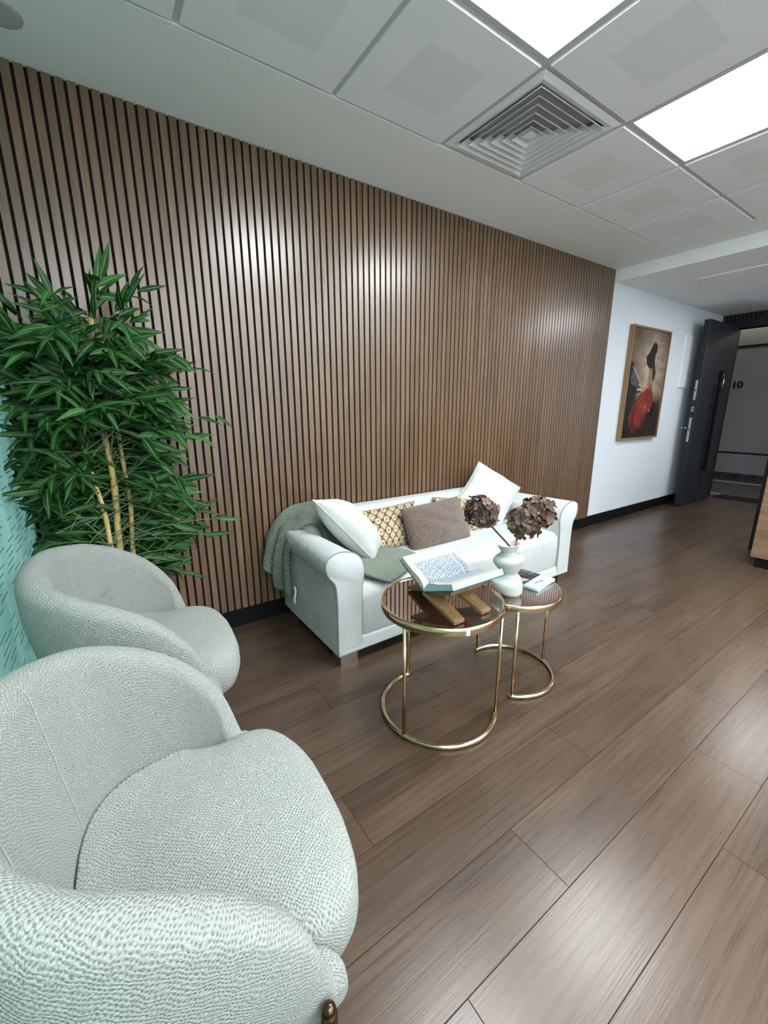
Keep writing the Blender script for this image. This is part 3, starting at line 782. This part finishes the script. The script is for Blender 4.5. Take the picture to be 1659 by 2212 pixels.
tg = MB(); Gt = [[(.842+.004*math.sin(k)-.012*(k/6)**2+.02*(j-.5)*.4, -.215-.014*(j-.5)-.004*k, .262-.016*k) for j in (0, 1)] for k in range(7)]
tg.grid(Gt); tgo = tg.make('care_tag', M['white_paper'], o); md = tgo.modifiers.new('t', 'SOLIDIFY'); md.thickness = .001
tgo['label'] = 'white care tag'

# ------------------------------------------------------------------ nesting tables
def nest_table(name, label, c, z, Rt, rb, a0, a1, legs, loc_label=None):
    t = thing(name, label, 'side table', (c[0], c[1], 0), 0, 'round gold nesting tables')
    MB().lathe([(Rt-.014, z-.030), (Rt-.002, z-.030), (Rt, z-.027), (Rt, z-.003), (Rt-.003, z), (Rt-.012, z), (Rt-.015, z-.004), (Rt-.015, z-.030)], 96, cap=False).make('rim', M['gold'], t, auto=50)
    MB().lathe([(Rt-.0148, z-.014), (Rt-.0148, z-.006), (Rt-.017, z-.004)], 96).make('mirror_top', M['mirror'], t, auto=40)
    pts = [(rb*math.cos(a0+(a1-a0)*k/60), rb*math.sin(a0+(a1-a0)*k/60), .011) for k in range(61)]
    MB().tube(pts, .0095, 12).make('base_ring', M['gold'], t)
    for a in legs:
        MB().tube([(rb*math.cos(a), rb*math.sin(a), .012), (rb*math.cos(a), rb*math.sin(a), z-.028)], .0072, 10).make('leg', M['gold'], t)
        MB().tube([(rb*math.cos(a), rb*math.sin(a), 0), (rb*math.cos(a), rb*math.sin(a), .006)], .006, 8).make('foot', M['gold'], t)
    return t
T1, Z1 = (1.081, -1.206), .513
T2, Z2t = (1.535, -1.215), .452
def ang(c, p): return math.atan2(p[1]-c[1], p[0]-c[0])
a_s = ang(T1, (1.115, -.955)); a_e = ang(T1, (1.262, -1.378))
a_s = math.radians(82); a_e = math.radians(82)+math.radians(232)
t1 = nest_table('nesting_table', 'larger and taller round gold table with a book stand on it', T1, Z1, .251, .242, a_s, a_e, [a_s+.05, ang(T1, (.860, -1.262)), a_e-.05])
st = MB().rbox(-.008, .008, -.003, .001, -.012, .010, .003, 2, 1).make('sticker', M['white_paper'], t1); st['label'] = 'small crumpled white sticker'
sa = ang(T1, (1.0, -1.46)); st.location = (.252*math.cos(-1.93), .252*math.sin(-1.93), Z1-.016); st.rotation_euler = (0, 0, -1.93+PI/2)
b_s = ang(T2, (1.378, -1.345)); b_e = ang(T2, (1.525, -1.0))
t2 = nest_table('nesting_table', 'smaller and lower round gold table holding the white vase', T2, Z2t, .213, .2085, b_s, b_e+0.0 if b_e > b_s else b_e+2*PI, [b_s+.06, ang(T2, (1.755, -1.27)), b_e-.05])

# ------------------------------------------------------------------ book stand (two interlocking boards) and open book
BX, BY, BZ, BTH = 1.10, -1.228, .5815, -.015
SL = .295
t = thing('book_stand', 'X-shaped wooden book stand on the larger round table', 'book stand', (1.065, BY-.002, Z1-.0035), 0)
def board(front):
    sg = -1 if front else 1                     # feet toward the viewer or toward the sofa
    m_ = MB(); th_ = .013
    def P(s_, d, x): # s along the board from foot (0), d thickness
        ca, sa_ = math.cos(SL), math.sin(SL)
        y = sg*(.168-s_*ca); z = .004+s_*sa_
        return (x, y+sg*d*sa_, z+d*ca)
    def plate(poly):
        n_ = len(poly); vs = [P(s_, 0, x) for x, s_ in poly]+[P(s_, th_, x) for x, s_ in poly]
        m_.add(vs, [tuple(range(n_))[::-1], tuple(range(n_, 2*n_))]+[(i, (i+1) % n_, n_+(i+1) % n_, n_+i) for i in range(n_)])
    if front: xs = [(-.098, -.050), (.042, .090)]
    else: xs = [(-.045, .038), ]
    for k, (xa, xb) in enumerate(xs):
        if front:
            plate([(xa, 0), (xb, 0), (xb+(.012 if k == 0 else .0), .13), (xb+(.03 if k == 0 else .004), .185), (xa-(.002 if k == 0 else .03), .185), (xa-(.001 if k == 0 else .012), .13)])
        else: plate([(xa, 0), (xb, 0), (xb+.008, .13), (xb+.008, .185), (xa-.008, .185), (xa-.008, .13)])
    plate([(-.080, .185), (.100, .185), (.094, .300), (-.070, .300)])
    return m_
board(True).make('board', M['stand_wood'], t, smooth=False)
board(False).make('board', M['stand_wood'], t, smooth=False)

bk = thing('open_book', 'open book with lines of script lying on the wooden stand', 'book', (BX, BY, BZ), BTH)
BW, BH, AF, AN = .172, .262, .48, .375
def squig(u, v, i):
    r = math.sin(i*12.9898)*43758.5453; r -= math.floor(r)
    b = .0025*math.sin(v*60+i*2.1)+.0018*math.sin(v*133+i*5+r*6)
    gate = math.sin(v*41+i*1.7+r*20)+.7*math.sin(v*97+i*3.1)
    return b, gate
def pagecol(u, v):
    # u along the spine (0 = near the viewer's left), v from gutter to outer edge
    cream = np.array([238, 234, 222.]); c = cream.copy()
    if .10 < u < .965 and .06 < v < .74:
        c = np.array([214, 226, 238.])
        e = min(u-.10, .965-u, v-.06, .74-v)
        if e < .012+.006*math.sin(90*(u+v)): c = np.array([150, 134, 126.])
        elif e < .03: c = np.array([228, 228, 226.])
        elif e < .036: c = np.array([150, 160, 172.])
        elif u > .865:
            if abs((u-.865)) < .006 or abs(u-.915) < .005: c = np.array([128, 124, 128.])
            elif math.sin(v*160+u*60)+math.sin(v*73) > .7: c = np.array([112, 112, 120.])
        else:
            for i in range(15):
                ui = .155+i*.0465
                b, gate = squig(u, v, i)
                if abs(u-ui-b) < .0062 and gate > -.75: c = np.array([74, 92, 116.])
                elif abs(u-ui-.013) < .004 and math.sin(v*170+i*7) > .82: c = np.array([120, 136, 154.])
                elif abs(u-ui+.014) < .004 and math.sin(v*151+i*11) > .85: c = np.array([120, 136, 154.])
            for cu_, cv_ in ((.155, .66), (.20, .66), (.248, .54), (.295, .46), (.48, .36), (.57, .26), (.66, .22), (.155, .12), (.20, .10), (.72, .60)):
                if (u-cu_)**2+((v-cv_)*.66)**2 < .011**2: c = np.array([96, 104, 118.])
    elif v > .80 and abs(u-.78) < .02 and (abs(((u-.78)/.02)**2+((v-.82)/.02)**2-.7) < .4): c = np.array([150, 140, 130.])
    return lin(*(c*.74))
def half(sg, ang_, thick):
    ca, sa_ = math.cos(ang_), math.sin(ang_)
    def P(u, s_, h): return (-BH/2+BH*u, sg*(s_*ca-h*sa_), s_*sa_+h*ca)
    cv = MB()
    cv.add([P(-.012, 0, -.004), P(1.012, 0, -.004), P(1.012, BW+.006, -.004), P(-.012, BW+.006, -.004), P(-.012, 0, -.001), P(1.012, 0, -.001), P(1.012, BW+.006, -.001), P(-.012, BW+.006, -.001)],
           [(0, 1, 2, 3), (7, 6, 5, 4), (0, 4, 5, 1), (1, 5, 6, 2), (2, 6, 7, 3), (3, 7, 4, 0)])
    nu_, nv_ = 200, 110
    def hh_(s_):
        q = s_/BW
        return thick*(1-math.exp(-q*9))*(1+.35*math.exp(-((q-.22)/.2)**2)-.12*q)+.0005
    G = [[P(i/nu_, BW*j/nv_, hh_(BW*j/nv_)) for j in range(nv_+1)] for i in range(nu_+1)]
    C_ = [[pagecol(i/nu_, j/nv_) for j in range(nv_+1)] for i in range(nu_+1)]
    pg = MB().grid(G, None, C_)
    bl = MB()
    for i in (0, nu_):
        bl.grid([[G[i][j] for j in range(nv_+1)], [P(i/nu_, BW*j/nv_, -.001) for j in range(nv_+1)]])
    bl.grid([[G[i][nv_] for i in range(nu_+1)], [P(i/nu_, BW, -.001) for i in range(nu_+1)]])
    return cv, pg, bl
cvm = None
for sg, ang_, th_ in ((1, AF, .021), (-1, AN, .024)):
    cv, pg, bl = half(sg, ang_, th_)
    cv.make('cover', M['cover'], bk, smooth=False)
    bo = bl.make('page_block', M['page_cream' if sg > 0 else 'page_blue'], bk)
    pg.make('printed_page', M['paint_paper'], bo)

# ------------------------------------------------------------------ vase with dried hydrangeas, magazines
VA = Vector((1.449, -1.262, Z2t-.0035)); pdir = Vector((-.6056, .7958, 0)); wdir = Vector((.7958, .6056, 0))
vp = [(.0, .026, 0, 0), (.004, .032, .000, .02), (.018, .052, .008, .06), (.040, .068, .020, .11), (.060, .0735, .026, .15), (.078, .070, .025, .13), (.096, .052, .019, .06), (.106, .0375, .0155, 0), (.118, .041, .014, -.05), (.138, .054, .016, -.10), (.158, .0645, .019, -.14), (.170, .0665, .020, -.14), (.182, .060, .020, -.12), (.194, .042, .0215, -.10), (.202, .0345, .0225, -.08), (.212, .0355, .023, -.07), (.226, .043, .025, -.06), (.238, .0495, .026, -.06), (.241, .0505, .026, -.06)]
vp = cr(vp, 4)
def vring(z, r, off, tilt, n=56):
    out = []
    for k in range(n):
        a = 2*PI*k/n; c_, s_ = math.cos(a)*r, math.sin(a)*r
        p = pdir*(off+c_)+wdir*(off*.0+s_); out.append((p.x, p.y, z-tilt*c_*-1.0))
    return out
vase = thing('vase', 'white ceramic vase of two bulges on the smaller table', 'vase', VA)
G = [vring(*q) for q in vp]
b_ = MB(); b_.grid(G, closev=True); b_.f.append(tuple(range(56)))
b_.make('body', M['ceramic'], vase)
inn = [vring(.241, .0505, .026, -.06), vring(.2425, .0485, .026, -.06), vring(.238, .046, .026, -.06), vring(.226, .0395, .025, -.06), vring(.212, .032, .023, -.07), vring(.202, .031, .0225, -.08), vring(.188, .040, .0215, -.1), vring(.165, .055, .02, -.1), vring(.13, .03, .018, 0)]
b_ = MB(); b_.grid(inn, closev=True); b_.f.append(tuple(8*56+k for k in range(56)))
b_.make('inside', M['ceramic_in'], vase)
mouth = VA+pdir*.026+Vector((0, 0, .235))

def petal_cluster(c, r, seed, nfl=84):
    rr = random.Random(seed); m_ = MB()
    for i in range(nfl):
        z = 1-2*(i+.5)/nfl; ph_ = i*2.39996+rr.uniform(-.2, .2)
        q = math.sqrt(max(0, 1-z*z)); d = Vector((q*math.cos(ph_), q*math.sin(ph_), z))
        if d.z < -.75: continue
        pos = Vector(c)+d*r*rr.uniform(.66, 1.04)
        nn = (d+Vector((rr.uniform(-.4, .4), rr.uniform(-.4, .4), rr.uniform(-.2, .4)))).normalized()
        a = nn.orthogonal().normalized(); b = nn.cross(a); tw = rr.uniform(0, 6.28)
        tone = rr.random()**1.7
        sz = r*rr.uniform(.27, .37)
        for k in range(4):
            t_ = tw+k*PI/2; e = a*math.cos(t_)+b*math.sin(t_); f_ = nn.cross(e)
            cup = rr.uniform(.1, .9)
            pts, cl = [], []
            for (s_, w_, h_) in ((0, .05, 0), (.4, .40, .12), (.75, .5, .28), (1.0, .32, .30), (1.08, .0, .26)):
                for v in (-1, 0, 1):
                    pts.append(pos+e*s_*sz+f_*v*w_*sz+nn*(h_*cup*sz*2+(.10*sz*abs(v)))); cl.append((clamp(tone+rr.uniform(-.12, .12)+.15*s_), .28*(1-s_) if v == 0 else .05*rr.random(), 0, 1))
            fs = [(i_*3+j, i_*3+j+1, i_*3+j+4, i_*3+j+3) for i_ in range(4) for j in range(2)]
            m_.add(pts, fs, None, cl)
    core = MB()
    return m_
def leafblade(m_, base, d, n, L, W, tone=.4, curl=.25, fold=.25, seg=7, vein=.9):
    d = d.normalized(); s_ = d.cross(n).normalized(); n = s_.cross(d)
    pts, cl = [], []
    for i in range(seg+1):
        q = i/seg; w = W*(math.sin(PI*min(1, q*.96+.04)**.66))*(1 if q < .999 else 0)
        c_ = base+d*L*q-n*(curl*L*q*q)
        ee = n*(-.0)+n*(fold*w)
        pts += [c_-s_*w+ee, c_-s_*w*.17+ee*.2, c_-s_*w*.07, c_+s_*w*.07, c_+s_*w*.17+ee*.2, c_+s_*w+ee]
        cl += [(tone, 0, 0, 1), (tone, 0, 0, 1), (tone, vein, 0, 1), (tone, vein, 0, 1), (tone, 0, 0, 1), (tone, 0, 0, 1)]
    m_.add(pts, [(i*6+j, i*6+j+1, i*6+j+7, i*6+j+6) for i in range(seg) for j in range(5)], None, cl)
def hydrangea(label, path, blooms, leaf=None, seed=1):
    t = thing('hydrangea', label, 'dried flower', path[0])
    L_ = Vector(path[0])
    pts = [tuple(np.array(p)-np.array(path[0])) for p in cr(path, 6)]
    MB().tube(pts, [.0042]*len(pts), 8).make('stem', M['stem'], t)
    for i, (c, r) in enumerate(blooms):
        o_ = petal_cluster(Vector(c)-L_, r, seed+i).make('bloom', M['petal'], t)
    if leaf:
        for bpt, d, nn, L, W in leaf:
            lm = MB(); leafblade(lm, Vector(bpt)-L_, Vector(d), Vector(nn), L, W, .35, .1, .15); lm.make('leaf', M['leaf_dark'], t)
    return t
M['leaf_dark'] = leafmat('dried_leaf', lin(44, 50, 36), lin(60, 68, 46), lin(84, 84, 60))
mo = (mouth.x, mouth.y, mouth.z)
hydrangea('dark dried hydrangea with a single head leaning left out of the vase', [(VA.x+.030, VA.y+.0, .62), (VA.x-.012, VA.y+.012, .675), (1.335, -1.235, .775), (1.285, -1.232, .825)], [((1.262, -1.23, .850), .066)], [((1.30, -1.235, .82), (.8, -.3, -.1), (.1, -.5, .8), .06, .02)], 11)
hydrangea('dark dried hydrangea with two heads leaning right out of the vase', [(VA.x-.028, VA.y+.03, .62), (VA.x+.022, VA.y+.01, .672), (1.50, -1.235, .71), (1.56, -1.232, .745)], [((1.548, -1.23, .762), .070), ((1.668, -1.215, .790), .072)], [((1.50, -1.235, .735), (-.85, .0, .55), (.3, -.8, .4), .095, .026)], 23)

def magcover(u, v):
    n = fbm(u*9, v*9)
    if v < .34:
        c = np.array([196, 204, 212.])
        if .30 < u < .70 and abs(v-.17-.03*math.sin(u*60)) < .028 and math.sin(u*75) > -.5: c = np.array([52, 60, 66.])
        elif .12 < u < .9 and .24 < v < .32 and math.sin(u*120)+math.sin(v*140) > .9: c = np.array([150, 176, 206.])
    else:
        c = np.array([58, 58, 62.])+26*n
        if (u-.36)**2/.050+(v-.55)**2/.028 < 1: c = np.array([214, 196, 184.])+14*n
        if (u-.36)**2/.03+(v-.70)**2/.012 < 1: c = np.array([26, 24, 26.])
        if (u-.52)**2/.012+(v-.52)**2/.018 < 1: c = np.array([40, 36, 36.])
        if .28 < u < .44 and .48 < v < .60 and math.sin(u*70)*math.sin(v*60) > .55: c = np.array([96, 76, 72.])
        if u > .8 and math.sin(v*80) > .5 and .4 < v < .9: c = np.array([130, 132, 138.])
    return lin(*[clamp(x, 5, 250) for x in c])
mags = ['dark-covered magazine on top of the little stack by the vase', 'pale magazine second in the little stack by the vase', 'pale magazine at the bottom of the little stack by the vase']
for i in range(3):
    z0 = Z2t-.0038+.0002+(2-i)*.0056
    if i == 2: z0 += 0
    mw, mh = .178, .215
    t = thing('magazine', mags[i], 'magazine', (1.638+.004*i, -1.196+.003*i, z0), math.radians([9, 7, 12][i]), 'magazines on the smaller table')
    MB().box(-mw/2+.001, mw/2-.001, -mh/2+.001, mh/2-.001, .0004, .0050).make('pages', M['paper_edge'], t, smooth=False)
    n = 70
    G = [[(-mw/2+mw*a/n, -mh/2+mh*b/n, .0054) for b in range(n+1)] for a in range(n+1)]
    if i == 0: MB().grid(G, None, [[magcover(a/n, b/n) for b in range(n+1)] for a in range(n+1)]).make('front_cover', M['paint_gloss'], t)
    else: MB().box(-mw/2, mw/2, -mh/2, mh/2, .0050, .0054).make('front_cover', M['white_paper'], t, smooth=False)
    MB().box(-mw/2, mw/2, -mh/2, mh/2, 0, .0004).make('back_cover', M['white_paper'], t, smooth=False)

# ------------------------------------------------------------------ armchairs
def make_chair(label, loc, rz):
    t = thing('armchair', label, 'armchair', loc, rz, 'boucle armchairs along the teal wall')
    # plan of the rim: U shape, arm tip -> back -> arm tip
    half_ = [(.198, .312), (.155, .335), (.07, .352), (-.04, .350), (-.14, .325), (-.225, .255), (-.275, .150), (-.292, 0)]
    zr = [.392, .530, .640, .715, .756, .778, .794, .800]
    full = [(x, -y, z) for (x, y), z in zip(half_, zr)]+[(x, y, z) for (x, y), z in zip(half_[:-1], zr[:-1])][::-1]
    path = cr([(x, y, z) for x, y, z in full], 8)
    NP = len(path); sh = MB(); G, U = [], []
    arc = 0
    for i, p in enumerate(path):
        a = path[max(0, i-1)]; b = path[min(NP-1, i+1)]
        tx, ty = b[0]-a[0], b[1]-a[1]; L = math.hypot(tx, ty); nx, ny = -ty/L, tx/L      # outward
        if i: arc += math.hypot(p[0]-path[i-1][0], p[1]-path[i-1][1])
        s_ = abs(2*i/(NP-1)-1)                      # 1 at arm tips, 0 at the back
        zb = .250; ztop = p[2]; hgt = ztop-zb
        th_ = .085*(1-.15*s_)
        bi = .075*(1-s_**2)+.03                       # bottom tucks in under the shell
        bulge = .022
        sec = []
        # outside from bottom to rim, over, and down the inside
        for q in (0, .12, .3, .5, .7, .85): sec.append((-bi*(1-q)**1.5+bulge*math.sin(PI*q)*(.6), zb+(hgt-th_*.5)*q))
        for k_ in range(0, 9):
            a_ = PI*k_/8; sec.append((-th_/2+th_/2*math.cos(a_), ztop-th_*.5+th_*.5*math.sin(a_)))
        for q in (.8, .6, .4, .2, 0): sec.append((-th_-.030*(1-q)*(1-s_)-bi*.35*(1-q), zb+(hgt-th_*.5)*q))
        row, uvr, al = [], [], 0; prev = None
        for (o_, z_) in sec:
            P = (p[0]+nx*o_, p[1]+ny*o_, z_)
            if prev: al += math.hypot(o_-prev[0], z_-prev[1])
            prev = (o_, z_); row.append(P); uvr.append((arc, al))
        G.append(row); U.append(uvr)
    ns = len(G[0]); o0 = 0
    sh.grid(G, U, closev=True)
    # rounded end caps
    for gi, sgn in ((0, -1), (NP-1, 1)):
        row = G[gi]; c0 = np.mean(row, axis=0); fw = np.array([1, 0, 0])
        caps = [[tuple(np.array(c0)+(np.array(P)-c0)*k_+np.array([.034*h_, 0, 0])) for P in row] for k_, h_ in ((1, 0), (.96, .35), (.84, .68), (.62, .92), (.3, 1.0))]
        uvc = [[(U[gi][j][0]+(-.0 if gi == 0 else 0)+sgn*.034*h_, U[gi][j][1]) for j in range(ns)] for k_, h_ in ((1, 0), (.96, .35), (.84, .68), (.62, .92), (.3, 1.0))]
        o1 = len(sh.v); sh.grid(caps, uvc, closev=True); sh.f.append(tuple(o1+4*ns+k_ for k_ in range(ns)))
    so = sh.make('shell', M['boucle'], t, merge=.0002)
    for sgn in (1, -1):
        ii = min(range(NP), key=lambda i_: abs(path[i_][1]-sgn*.17)+(9 if path[i_][0] > -.1 else 0))
        pts = []
        for j in range(12, ns-1):
            q0, q1, qc = np.array(G[ii][j]), np.array(G[ii][j+1]), np.mean(G[ii], axis=0)
            for k_ in range(3):
                q = q0+(q1-q0)*k_/3; pts.append(tuple(q+(np.array([0, 0, .4])*0+(np.array([.03, 0, q[2]])-q)*.004)))
        MB().tube(pts, .0012, 5).make('seam', M['boucle_seam'], so)
    # seat cushion
    inner = []
    for row in G:
        ins = row[-5:]
        for (x0, y0, z0), (x1, y1, z1) in zip(ins, ins[1:]):
            if (z0-.425)*(z1-.425) <= 0 and z0 != z1:
                q_ = (z0-.425)/(z0-z1); inner.append((x0+(x1-x0)*q_, y0+(y1-y0)*q_)); break
    rear = [(x*.985, y*.985) for x, y in inner if y >= 0 and x < .135]
    rear.sort(key=lambda p_: math.atan2(p_[1], p_[0]-.05))
    rear = rear[::5]
    pl = [(.330, 0), (.326, .10), (.304, .19), (.262, .250), (.205, .268)]+rear
    pl = pl+[(x, -y) for x, y in pl[1:]][::-1]
    plc = cr([(x, y, 0) for x, y in pl]+[(pl[0][0], pl[0][1], 0)], 6)[:-1]
    ring = []
    for sc_, z in ((0.0, .262), (.80, .262), (.90, .270), (.965, .292), (1.0, .328), (.998, .362), (.975, .394), (.925, .418), (.84, .432), (.7, .440), (.45, .445), (.2, .447), (.0, .448)):
        ring.append([[.03+(x-.03)*sc_, y*sc_, z-.020*max(0, (.1-x)/.35)*sc_ if z > .37 else z] for x, y, _ in plc])
        if sc_ > .8 and z > .35:
            for q_ in ring[-1]: q_[2] += max(0, min(1, (.16-q_[0])/.12))*max(0, .436-q_[2])
    uvs = []
    acc = 0
    for ri_, r_ in enumerate(ring):
        uu = []
        for (x, y, z) in r_:
            if z > .39: uu.append((x, y))
            else: uu.append((math.atan2(y, x-.03)*.3, z*1.1))
        uvs.append(uu)
    top = MB(); top.grid(ring[6:], [[(x, y) for x, y, z in r_] for r_ in ring[6:]], closev=True)
    ar = [0]
    for k_ in range(1, len(plc)): ar.append(ar[-1]+math.hypot(plc[k_][0]-plc[k_-1][0], plc[k_][1]-plc[k_-1][1]))
    top.grid(ring[:7], [[(ar[k_], z) for k_, (x, y, z) in enumerate(r_)] for r_ in ring[:7]], closev=True)
    top.make('seat', M['boucle'], t, merge=.0003)
    for sx in (1, -1):
        for (xa, ya_, xb, yb_) in ((.172, .345, .192, .357), (-.150, .330, -.185, .345)):
            l = MB(); l.tube([(xb, sx*yb_, 0), ((xa+xb)/2, sx*(ya_+yb_)/2, .18), (xa, sx*ya_, .36), (xa, sx*ya_, .378)], [.010, .012, .0135, .011], 14)
            l.lathe([(.0115, .376), (.009, .384), (.004, .388)], 14, (xa, sx*ya_), True); l.make('leg', M['bronze'], t)
    return t
ch = make_chair('large pale boucle armchair nearest the viewer, at bottom left', (.02, -1.605, 0), math.radians(-3))
c2 = copy_tree(ch); c2.location = (.035, -.725, 0); c2['label'] = 'pale boucle armchair between the bamboo plant and the nearer armchair'

# ------------------------------------------------------------------ artificial bamboo
PC = Vector((.035, -.24, 0))
plant = thing('bamboo_plant', 'tall artificial bamboo plant in the corner behind the far armchair', 'plant', PC)
MB().lathe([(.10, 0), (.115, .01), (.14, .24), (.145, .26), (.135, .262), (.13, .235)], 36).make('pot', M['pot'], plant, auto=50)
MB().lathe([(.002, .238), (.128, .236)], 36, cap=False).make('soil', M['soil'], plant)
canes = [((-.01, 0), (.02, .02, 1.62), .016), ((.035, .02), (.075, .03, 1.45), .011), ((-.05, .03), (-.085, .05, 1.25), .012), ((0, -.03), (-.09, -.06, 1.42), .012)]
cane_pts = []
for (bx, by), (tx, ty, tz), r in canes:
    pts = [Vector((bx+(tx-bx)*k/30+.006*math.sin(k*.5), by+(ty-by)*k/30, .22+(tz-.22)*k/30)) for k in range(31)]
    rr_ = [r*(1-.45*k/30)*(1.16 if k % 5 == 0 else 1) for k in range(31)]
    MB().tube(pts, rr_, 10).make('cane', M['cane'], plant); cane_pts.append(pts)
fol = MB(); twg = MB(); rg = random.Random(42)
def env(z):           # how far foliage reaches (x-, x+) around the canes at height z
    T = [(.50, -.02, .20), (.62, -.24, .30), (.75, -.27, .42), (.90, -.27, .40), (1.1, -.27, .32), (1.25, -.27, .38), (1.45, -.27, .36), (1.58, -.26, .30), (1.68, -.17, .24), (1.78, -.02, .22), (1.9, .08, .2)]
    for (z0, a0, b0), (z1, a1, b1) in zip(T, T[1:]):
        if z0 <= z <= z1:
            q = (z-z0)/(z1-z0); return a0+(a1-a0)*q, b0+(b1-b0)*q
    return (0, 0)
def clampw(p):        # keep leaves out of the two walls
    w = Vector((p[0]+PC.x, p[1]+PC.y, p[2]))
    if w.y > -.006: w.y = -.006-.02*(w.y+.006)
    lim = wallL(w.y)+.010
    if w.x < lim: w.x = lim
    return Vector((w.x-PC.x, w.y-PC.y, w.z))
def spray(start, d, L, nl, lsz):
    d = d.normalized(); p = start.copy(); pts = [p.copy()]; seg = 8
    dd = d.copy()
    for k in range(seg):
        dd = (dd+Vector((0, 0, -.05))+Vector((rg.uniform(-.06, .06), rg.uniform(-.06, .06), rg.uniform(-.03, .03)))).normalized()
        p = p+dd*L/seg; pts.append(clampw(p))
    twg.tube(pts, [.0026-.0016*k/seg for k in range(seg+1)], 4, caps=False)
    up = Vector((0, 0, 1)); side = dd.cross(up)
    if side.length < .1: side = Vector((1, 0, 0))
    side.normalize(); n0 = side.cross(dd)
    tone = clamp(rg.gauss(.38, .22))
    if start.z > 1.5: tone = clamp(tone+.18)
    for i in range(nl):
        q = .34+.66*i/(nl-1); f = q*seg; k = min(seg-1, int(f)); b = pts[k].lerp(pts[k+1], f-k)
        sg = 1 if i % 2 else -1
        sp = rg.uniform(.55, 1.0) if i < nl-1 else .05
        ld = (dd*(1.0-sp*.35)+side*sg*sp*.8+Vector((rg.uniform(-.25, .25), rg.uniform(-.35, .2), rg.uniform(-.75, .45)))).normalized()
        nn = (n0*rg.uniform(.1, .8)+Vector((rg.uniform(-.5, .4), rg.uniform(-1.6, -.2), rg.uniform(-.5, .8)))).normalized()
        tip = b+ld*lsz*1.1
        if (tip.z < .90 and tip.y+PC.y < -.33) or (b.z < .88 and b.y+PC.y < -.33): continue
        k2 = 2.12/(2.36+b.y+PC.y); X2 = (b.x+PC.x+ld.x*lsz*.5)*k2; Z2_ = 1.27+(b.z+ld.z*lsz*.5-1.27)*k2
        if b.y < .03 and -.015 < X2 < .165 and .6 < Z2_ < 1.23 and rg.random() < .86: continue
        o_ = len(fol.v)
        leafblade(fol, b, ld, nn, lsz*rg.uniform(.75, 1.15), lsz*rg.uniform(.085, .120), clamp(tone+rg.uniform(-.15, .15)), rg.uniform(.05, .40), rg.uniform(.1, .4), 6, .62)
        for j in range(o_, len(fol.v)): fol.v[j] = tuple(clampw(fol.v[j]))
cnt = 0
tries = 0
while cnt < 430 and tries < 9000:
    tries += 1
    cp = rg.choice(cane_pts); k = rg.randint(6, 30); s0 = cp[k]
    az = rg.uniform(0, 2*PI); el = rg.uniform(-.35, 1.2)
    d = Vector((math.cos(az)*math.cos(el), math.sin(az)*math.cos(el)*.8, math.sin(el)))
    L = rg.uniform(.14, .34)
    e = s0+d*L*1.15
    lo, hi = env(e.z-.03)
    if not (lo-.0 < e.x < hi-.05): continue
    if e.y+PC.y > -.04 or e.y < -.36: continue
    # keep the canes readable where the photograph shows them bare
    if e.y < .04 and -.08 < e.x < .15 and .55 < e.z < 1.24: continue
    spray(s0, d, L, rg.randint(7, 10), rg.uniform(.095, .145)); cnt += 1
for s0, e0, nl in (((.06, -.02, 1.13), (.44, -.02, 1.27), 5), ((.06, -.02, 1.12), (.38, -.02, 1.16), 5), ((.07, .0, 1.35), (.36, .0, 1.48), 5), ((.05, -.02, .72), (.42, -.05, .80), 8), ((.05, -.04, .70), (.36, -.06, .72), 8),
                   ((.03, 0, 1.50), (.14, -.02, 1.76), 6), ((.03, 0, 1.55), (.20, -.02, 1.74), 5), ((.03, 0, 1.5), (.04, -.05, 1.74), 6), ((0, -.05, .62), (.18, -.10, .60), 7), ((-.08, -.05, 1.40), (-.20, -.12, 1.58), 8), ((.04, -.06, .60), (.22, -.05, .50), 6), ((.0, 0, 1.2), (.30, -.12, 1.18), 7), ((.0, 0, .9), (.33, -.16, .93), 7),
                   ((-.08, .03, .62), (-.22, -.03, .70), 8), ((-.08, .03, .75), (-.24, .02, .86), 8), ((-.08, .03, .85), (-.23, -.08, .92), 8), ((-.08, .03, 1.0), (-.25, .04, 1.10), 8), ((-.08, .03, 1.1), (-.24, -.05, 1.2), 8), ((-.08, .03, 1.2), (-.25, .06, 1.32), 8), ((-.08, .0, 1.3), (-.24, .0, 1.45), 8), ((-.06, .03, .55), (-.2, .08, .60), 8), ((-.08, .03, .9), (-.2, .12, 1.0), 8)):
    s0, e0 = Vector(s0), Vector(e0); spray(s0, e0-s0+Vector((0, 0, .04)), (e0-s0).length, nl, .12)
twg.make('twig', M['twig'], plant)
fol.make('foliage', M['leaf'], plant)

# ------------------------------------------------------------------ world, view
w = bpy.data.worlds.new('world'); sc.world = w; w.use_nodes = True
w.node_tree.nodes['Background'].inputs[0].default_value = (.6, .65, .7, 1); w.node_tree.nodes['Background'].inputs[1].default_value = .05
vs = sc.view_settings; vs.view_transform = 'Standard'; vs.look = 'None'; vs.gamma = 1.0; vs.exposure = 0.50; vs.use_curve_mapping = False
